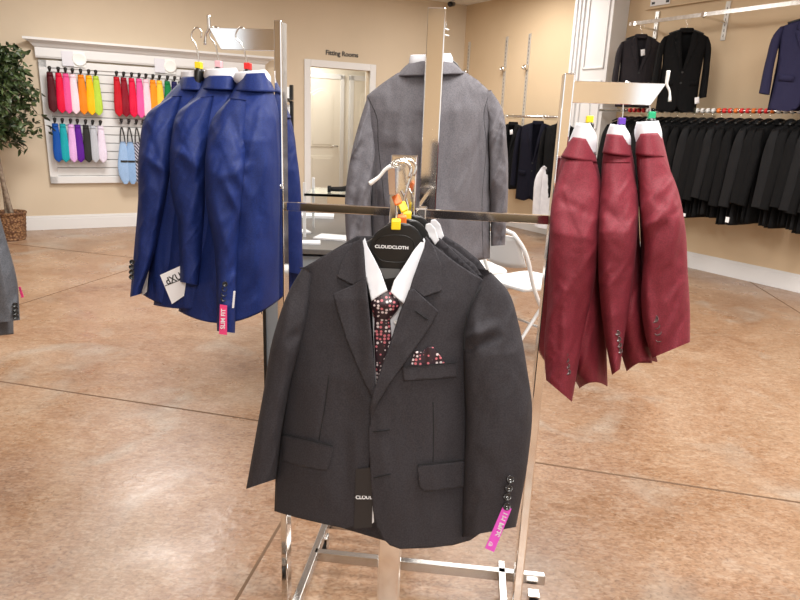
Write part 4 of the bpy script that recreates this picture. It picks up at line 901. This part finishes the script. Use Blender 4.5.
SM = lambda P: [tuple(q) for q in crv(P+[P[0]], len(P)*3)[:-1]]
build('body', [patch(LP, mh, DH, 2.0), patch(RP, mh, lambda u, v: DH(u, v)+.007, 2.0),
               patch([(357, 236), (303, 268), (300, 330), (283, 420), (275, 510), (330, 524), (400, 545), (480, 533), (475, 400), (488, 285), (440, 238)], mh, lambda u, v: -.028-.2*DH(u, v), 5)], m_black, hj, thick=.0028)
sfL = [(290, 300, 284, 380, .004, 6), (300, 330, 286, 345, -.006, 5), (283, 380, 276, 410, .004, 5), (282, 415, 280, 460, -.006, 4)]
build('sleeve', [tube2([(303, 267), (291, 287), (275, 330), (262, 400), (253, 450), (246, 489)], [(311, 272), (309, 300), (303, 335), (290, 385), (282, 430), (276, 479)], mh, [.018, .02, .022, .02], [.012, .034, .036, .032], n=100, m=44, folds=sfL, wr=.006, ws=12, seed=2)], m_black, hj)
sfR = [(463, 340, 495, 325, .010, 5), (465, 352, 500, 335, -.007, 4), (495, 360, 500, 440, .004, 9), (480, 420, 505, 480, .003, 10), (474, 310, 478, 350, .006, 6)]
build('sleeve', [tube2([(486, 275), (473, 296), (464, 330), (464, 370), (466, 420), (464, 470), (462, 537)], [(491, 272), (508, 291), (519, 325), (527, 368), (532, 405), (528, 460), (516, 527)], mh, [.02, .035, .045, .05], [.012, .04, .042, .042], n=120, m=56, folds=sfR, pw=.8, wr=.007, ws=16, seed=6)], m_black, hj)
# armhole seams
for pl, dd in (([(303, 268), (307, 290), (303, 320), (296, 350)], .002), ([(487, 281), (474, 298), (465, 325), (464, 350)], .010)):
    q = crv(pl, 30); build('armhole_seam', [pipe(mh(q[:, 0], q[:, 1], DH(q[:, 0], q[:, 1])+dd+.03*np.linspace(0, 1, 30)**.5*(1 if dd > .005 else .3)), .0012, 6)], m_seam, hj)
# collar leaves and lapels
LC = [(362, 237), (354, 244), (346, 254), (340, 266), (337, 277), (345, 281), (353.5, 285), (366, 278), (365, 262), (364, 248)]
LL = [(366, 277), (353.5, 285), (343, 289.5), (333, 294), (338, 312), (346, 338), (357, 365), (365, 383), (373, 398), (376, 388), (374, 360), (371, 330), (368, 300)]
RC_ = [(426, 236), (434, 247), (441, 264), (442, 291), (432, 294), (424, 297), (414, 290), (409, 292), (413, 278), (419, 262), (424, 249)]
RL_ = [(409, 290), (414, 289), (424, 298), (438.5, 311), (433, 322), (423, 337), (408, 358), (390, 383), (378, 402), (371, 419), (370, 408), (374, 390), (382, 366), (392, 338), (400, 314)]
def roll(edge, base, lift=.010, w=9):
    E = crv(edge, 60)
    def f(u, v):
        d = np.full(len(u), 1e9)
        for e in E: d = np.minimum(d, (u-e[0])**2+(v-e[1])**2)
        return DH(u, v)+base+lift*np.exp(-d/w**2)
    return f
ELs = [(362, 237), (364, 262), (368, 300), (372, 350), (375, 398)]; ERs = [(427, 236), (417, 265), (404, 303), (390, 340), (372, 400)]
build('lapel', [patch(LC, mh, roll(ELs, .007, .008), 1.6)], m_black, hj, thick=.0022)
build('lapel', [patch(LL, mh, roll(ELs, .010, .008), 1.6)], m_black, hj, thick=.0022)
build('lapel', [patch(RC_, mh, roll(ERs, .014, .008), 1.6)], m_black, hj, thick=.0022)
build('lapel', [patch(RL_, mh, roll(ERs, .017, .008), 1.6)], m_black, hj, thick=.0022)
build('lapel_buttonhole', [pipe(mh(np.array([415., 421, 427.5]), np.array([311., 315, 320]), DH(np.array([415., 421, 427.5]), np.array([311., 315, 320]))+.0195), .0011, 6)], m_seam, hj)
def flap(poly, base, name='pocket_flap'):
    build(name, [patch(poly, mh, lambda u, v: DH(u, v)+base, 2)], m_black, hj, thick=.0025)
flap([(283, 435), (300, 438.5), (320, 443), (333, 446.5), (331, 458), (327, 470), (320, 470), (300, 466), (283, 461)], .0065)
flap([(417.5, 466), (435, 464), (455, 462), (474, 460), (474, 486), (455, 488), (435, 490.5), (424, 491.5), (419, 486)], .0135)
flap([(402, 367), (430, 365), (457, 362.5), (456.5, 377), (430, 379), (404, 380.5)], .0145, 'breast_pocket')
for P, bs in (([(283, 434), (333, 446)], .008), ([(417.5, 465), (474, 459)], .015), ([(402, 367), (457, 362.5)], .0165)):
    q = crv(P, 20); build('pocket_piping', [pipe(mh(q[:, 0], q[:, 1], DH(q[:, 0], q[:, 1])+bs), .001, 6)], m_seam, hj)
for P, bs in (([(329, 375), (326, 400), (319, 440)], .0008), ([(433, 402), (433.5, 430), (433, 462)], .0078), ([(373, 432), (381, 431), (390, 430)], .009), ([(374, 478), (382, 476), (391, 474)], .009), ([(300, 268), (302, 268)], 0)):
    q = crv(P, 14); build('stitch_line', [pipe(mh(q[:, 0], q[:, 1], DH(q[:, 0], q[:, 1])+bs+.0006), .0011, 6)], m_seam, hj)
# patterned silk
def pat(name):
    M = mat(name, (.03, .02, .025), .4); b = M.node_tree.nodes['Principled BSDF']; tc = nn(M, 'ShaderNodeTexCoord')
    v = nn(M, 'ShaderNodeTexVoronoi'); v.inputs['Scale'].default_value = 140; v.inputs['Randomness'].default_value = .45; lk(M, tc.outputs['Object'], v.inputs['Vector'])
    r = nn(M, 'ShaderNodeValToRGB'); r.color_ramp.interpolation = 'LINEAR'; r.color_ramp.elements[0].position = .31; r.color_ramp.elements[1].position = .38
    r.color_ramp.elements[0].color = (1, 1, 1, 1); r.color_ramp.elements[1].color = (0, 0, 0, 1); lk(M, v.outputs['Distance'], r.inputs[0])
    c = nn(M, 'ShaderNodeValToRGB'); c.color_ramp.interpolation = 'CONSTANT'; c.color_ramp.elements[0].color = (.62, .17, .20, 1); c.color_ramp.elements[1].color = (.72, .62, .62, 1); c.color_ramp.elements[1].position = .5
    sx_ = nn(M, 'ShaderNodeSeparateColor'); lk(M, v.outputs['Color'], sx_.inputs[0]); lk(M, sx_.outputs[0], c.inputs[0])
    mx = nn(M, 'ShaderNodeMixRGB'); mx.inputs[1].default_value = (.028, .012, .018, 1); lk(M, r.outputs[0], mx.inputs[0]); lk(M, c.outputs[0], mx.inputs[2]); lk(M, mx.outputs[0], b.inputs['Base Color'])
    return M
m_pat = pat('patterned_silk')
build('pocket_square', [patch([(409, 369), (412, 360), (414.5, 352), (418, 351), (422, 352.5), (428, 347), (433, 347), (438, 353), (442, 358), (446, 366), (430, 368)], mh, lambda u, v: DH(u, v)+.0115+.0015*np.sin(u*.5), 1.6)], m_pat, hj, thick=.002)
# shirt: front, collar leaves, tie
build('shirt', [patch([(366, 262), (372, 300), (374, 350), (376, 392), (384, 385), (394, 345), (404, 312), (418, 262), (405, 282), (390, 296), (378, 286)], mh, lambda u, v: DH(u, v)-.014, 2.5)], m_shirt, hj, thick=.0015)
ml_ = lambda e, b: roll(e, b, .004, 6)
build('shirt_collar', [patch([(361.5, 243), (365, 238), (367.5, 246), (374, 258), (381, 272), (387.5, 291), (380, 295), (371.5, 301), (368, 285), (364, 268), (361.5, 254)], mh, lambda u, v: DH(u, v)+.006+.006*np.clip((u-362)/25, 0, 1), 1.5),
                        patch([(424, 238), (426, 243), (422, 258), (415, 278), (404.5, 304.5), (398, 299), (390.5, 292), (394, 281), (404, 266), (414, 250)], mh, lambda u, v: DH(u, v)+.006+.006*np.clip((425-u)/30, 0, 1), 1.5)], m_shirt, hj, thick=.0018)
TK = tube2([(371.5, 294), (371, 304), (374, 318)], [(389.5, 290), (400, 304), (390, 320)], mh, [.052, .056, .05], [.005, .010, .008], n=16, m=22, pw=.9)
build('tie', [TK, tube2([(374.5, 316), (374, 335), (375, 360), (377, 398)], [(390, 317), (391.5, 335), (390, 360), (388, 398)], mh, [.048, .052, .058, .058], .005, n=30, m=16, pw=.6)], m_pat, hj)
# shirt button, cuff buttons
build('shirt_button', [disc(mh(np.array([396.]), np.array([322.]), np.array([.052]))[0], (0, -1, 0), .004, .001, 12)], m_wplastic, hj)
mbt = mat('dark_horn_button', (.03, .028, .028), .18)
for x, y in ((510, 479.5), (508.5, 488.5), (507, 497), (506.5, 506.5)):
    p = at(x, y, Y0-.0945); bo = build('cuff_button', [disc(p, EYE-p+np.array([.3, 0, 0]), .0072, .0034, 18)], mbt, hj)
    build('thread', [pipe([p+(EYE-p)*.004-im_r*.0015, p+(EYE-p)*.005, p+(EYE-p)*.004+im_r*.0015], .0006, 5)], m_wire, bo)
# hang tags
cardb = tagquad(hj, 'hang_tag', [(356, 469), (373, 467), (372, 527), (354, 528.5)], Y0-.0865, mat('black_card', (.018, .018, .02), .4))
text('lettering', 'CLOUD', .0095, at(364.5, 497.5, Y0-.0875), im_r, -fw, m_text, cardb, .0002)
tagquad(hj, 'paper_tag', [(369, 512), (373, 505), (374, 522), (369, 526)], Y0-.0855, m_card)
tg = tagquad(hj, 'slim_fit_tag', [(503, 506), (511.5, 509), (494, 552), (485, 548)], Y0-.0935, m_mag)
text('lettering', 'SLIM FIT', .0155, at(501.2, 524, Y0-.0948), at(492, 545, Y0)-at(505, 510, Y0) if False else at(505, 510, Y0)-at(492, 545, Y0), EYE-at(499, 530, Y0), m_text, tg, .0002)
text('emblem', '®', .0120, at(490.5, 544, Y0-.0948), at(505, 510, Y0)-at(492, 545, Y0), EYE-at(499, 530, Y0), m_text, tg, .0002)
tagquad(hj, 'inner_label', [(516.5, 481), (519, 481), (517, 522), (514, 520)], Y0-.02, m_card)

# two more jackets behind it, only shoulders and collars show
for i, (dy, dx, dz, lb) in enumerate(((.045, 5, -3, 'charcoal jacket directly behind the front one, only its collar showing'), (.085, 10, -7, 'charcoal jacket rearmost on the front arm, only collar and shoulder showing'))):
    mb_ = pxm(Y0+dy); root = thing('suit_jacket', lb, 'jacket', at(400+dx, 240, Y0+dy), 'charcoal jackets on the front arm')
    def Db(u, v): return DH(u-dx, v-dz)*.35
    sh_ = lambda P, a=dx, b=dz: [(x+a, y+b) for x, y in P]
    outl = [(365, 243), (340, 254), (318, 268), (312, 300), (300, 400), (290, 500), (340, 512), (400, 528), (462, 520), (465, 400), (472, 310), (480-i, 283-i*2), (470, 268), (450, 252), (424, 236)]
    build('body', [patch(sh_(outl), mb_, Db, 4), patch(sh_(outl), mb_, lambda u, v: -.010-0*u, 8)], m_black, root, thick=.0025)
    build('lapel', [patch(sh_([(423, 238), (432, 246), (444, 262), (456, 278), (446, 285), (430, 276), (424, 262)]), mb_, lambda u, v: Db(u, v)+.006, 2)], m_black, root, thick=.002)
    build('shirt_collar', [patch(sh_([(421, 227), (425, 226), (430, 231), (434, 243), (430, 248), (425, 240), (419, 250), (414, 258), (419, 240)]), mb_, lambda u, v: Db(u, v)+.014, 1.5)], m_shirt, root, thick=.002)
    build('sleeve', [tube2(sh_([(312, 275), (300, 300), (285, 380), (272, 465)]), sh_([(322, 275), (318, 310), (308, 380), (296, 462)]), mb_, 0, .014, n=20, m=14)], m_black, root)
    build('sleeve', [tube2(sh_([(462, 275), (460, 310), (462, 380), (460, 480)]), sh_([(479-i, 279-i*2), (492, 300), (504, 360), (506, 480)]), mb_, 0, .014, n=20, m=14)], m_black, root)

# hangers of the front jackets: moulded black plates with a swivel hook
def plate_hanger(dx, dz, Y, label, words, sz, htop, side):
    mb_ = pxm(Y); S = lambda P: [(x+dx, y+dz) for x, y in P]
    h = thing('coat_hanger', label, 'hanger', at(htop[0], htop[1], Y), 'moulded hangers on the front arm')
    P = [(369, 262), (370, 245), (375, 234), (386, 226), (398, 223), (411, 225), (420, 233), (424, 245), (422, 262), (412, 290), (398, 300), (384, 298), (374, 285)]
    pl = SM(P)
    build('neck_plate', [patch(S(pl), mb_, lambda u, v: .022-.000004*((u-dx-397)**2), 2)], m_hang, h, thick=.008)
    build('shoulder_bar', [pipe(np.concatenate([at(np.array([312+dx]), np.array([286+dz]), np.array([Y])), at(np.array([350+dx]), np.array([258+dz]), np.array([Y])), at(np.array([397.+dx]), np.array([240.+dz]), np.array([Y+.01])), at(np.array([440+dx]), np.array([260+dz]), np.array([Y])), at(np.array([474+dx]), np.array([286+dz]), np.array([Y]))]), [.008, .012, .014, .012, .008], 10, n=24)], m_hang, h)
    if words:
        rim = [(373, 252), (374, 244), (379, 238), (388, 235.5), (398, 235), (407, 236.5), (413, 241), (414, 250), (411, 259), (403, 262), (392, 262), (381, 260), (373, 252)]
        q = crv(S(rim), 60); build('plate_rim', [pipe(mb_(q[:, 0], q[:, 1], np.full(60, .0258)), .0009, 6)], m_hang, h)
        text('lettering', words, .0078, at(391.7+dx, 247.3+dz, Y-.0278), im_r+im_u*-.05, -fw, m_text, h, .0002, 1.12)
        build('size_print', [patch(S([(379, 268), (400, 269), (399, 277), (385, 279)]), mb_, lambda u, v: .0285+0*u, 2)], mat('satin_label', (.13, .13, .13), .4), h)
    # bent wire hook over the arm
    t = np.array(htop, float); X = [(t[0]+side*9, t[1]+16), (t[0]+side*11, t[1]+6), (t[0]+side*5, t[1]), (t[0]-side*4, t[1]+1), (t[0]-side*9, t[1]+12), (t[0]-side*6, t[1]+26), (395+dx+1.5, 212+dz), (395+dx, 230+dz)]
    X = crv(X, 40); build('hook', [pipe(at(X[:, 0], X[:, 1], np.full(40, Y)), .0025, 8)], m_wire, h)
    b = at(396+dx, 224.0+dz, Y-.018)
    build('size_marker', [box(b, (.0165, .030, .0165))], sz, h, smooth=False, bevel=.002)
plate_hanger(0, 0, Y0, 'moulded black hanger of the front jacket, yellow size marker', 'CLOUDCLOTH', m_yel, (400, 162), 1)
plate_hanger(6, -4, Y0+.045, 'moulded black hanger of the second charcoal jacket, orange size marker', None, m_org, (402, 160), -1)
plate_hanger(11, -8, Y0+.085, 'moulded black hanger of the rearmost charcoal jacket', None, m_yel, (405, 160), 1)
# small size clips clustered above the first marker
for x, y, M, lb in ((397, 200, m_org, 'orange size clip clustered on the front hooks'), (403, 207, m_yel, 'yellow size clip clustered on the front hooks, right one')):
    p = at(x, y, Y0+.0); tag(build('size_clip', [box(p, (.014, .012, .018), [im_r*.9+im_u*.4, fw, im_u*.9-im_r*.4])], M, smooth=False, bevel=.002), lb, 'size clip')
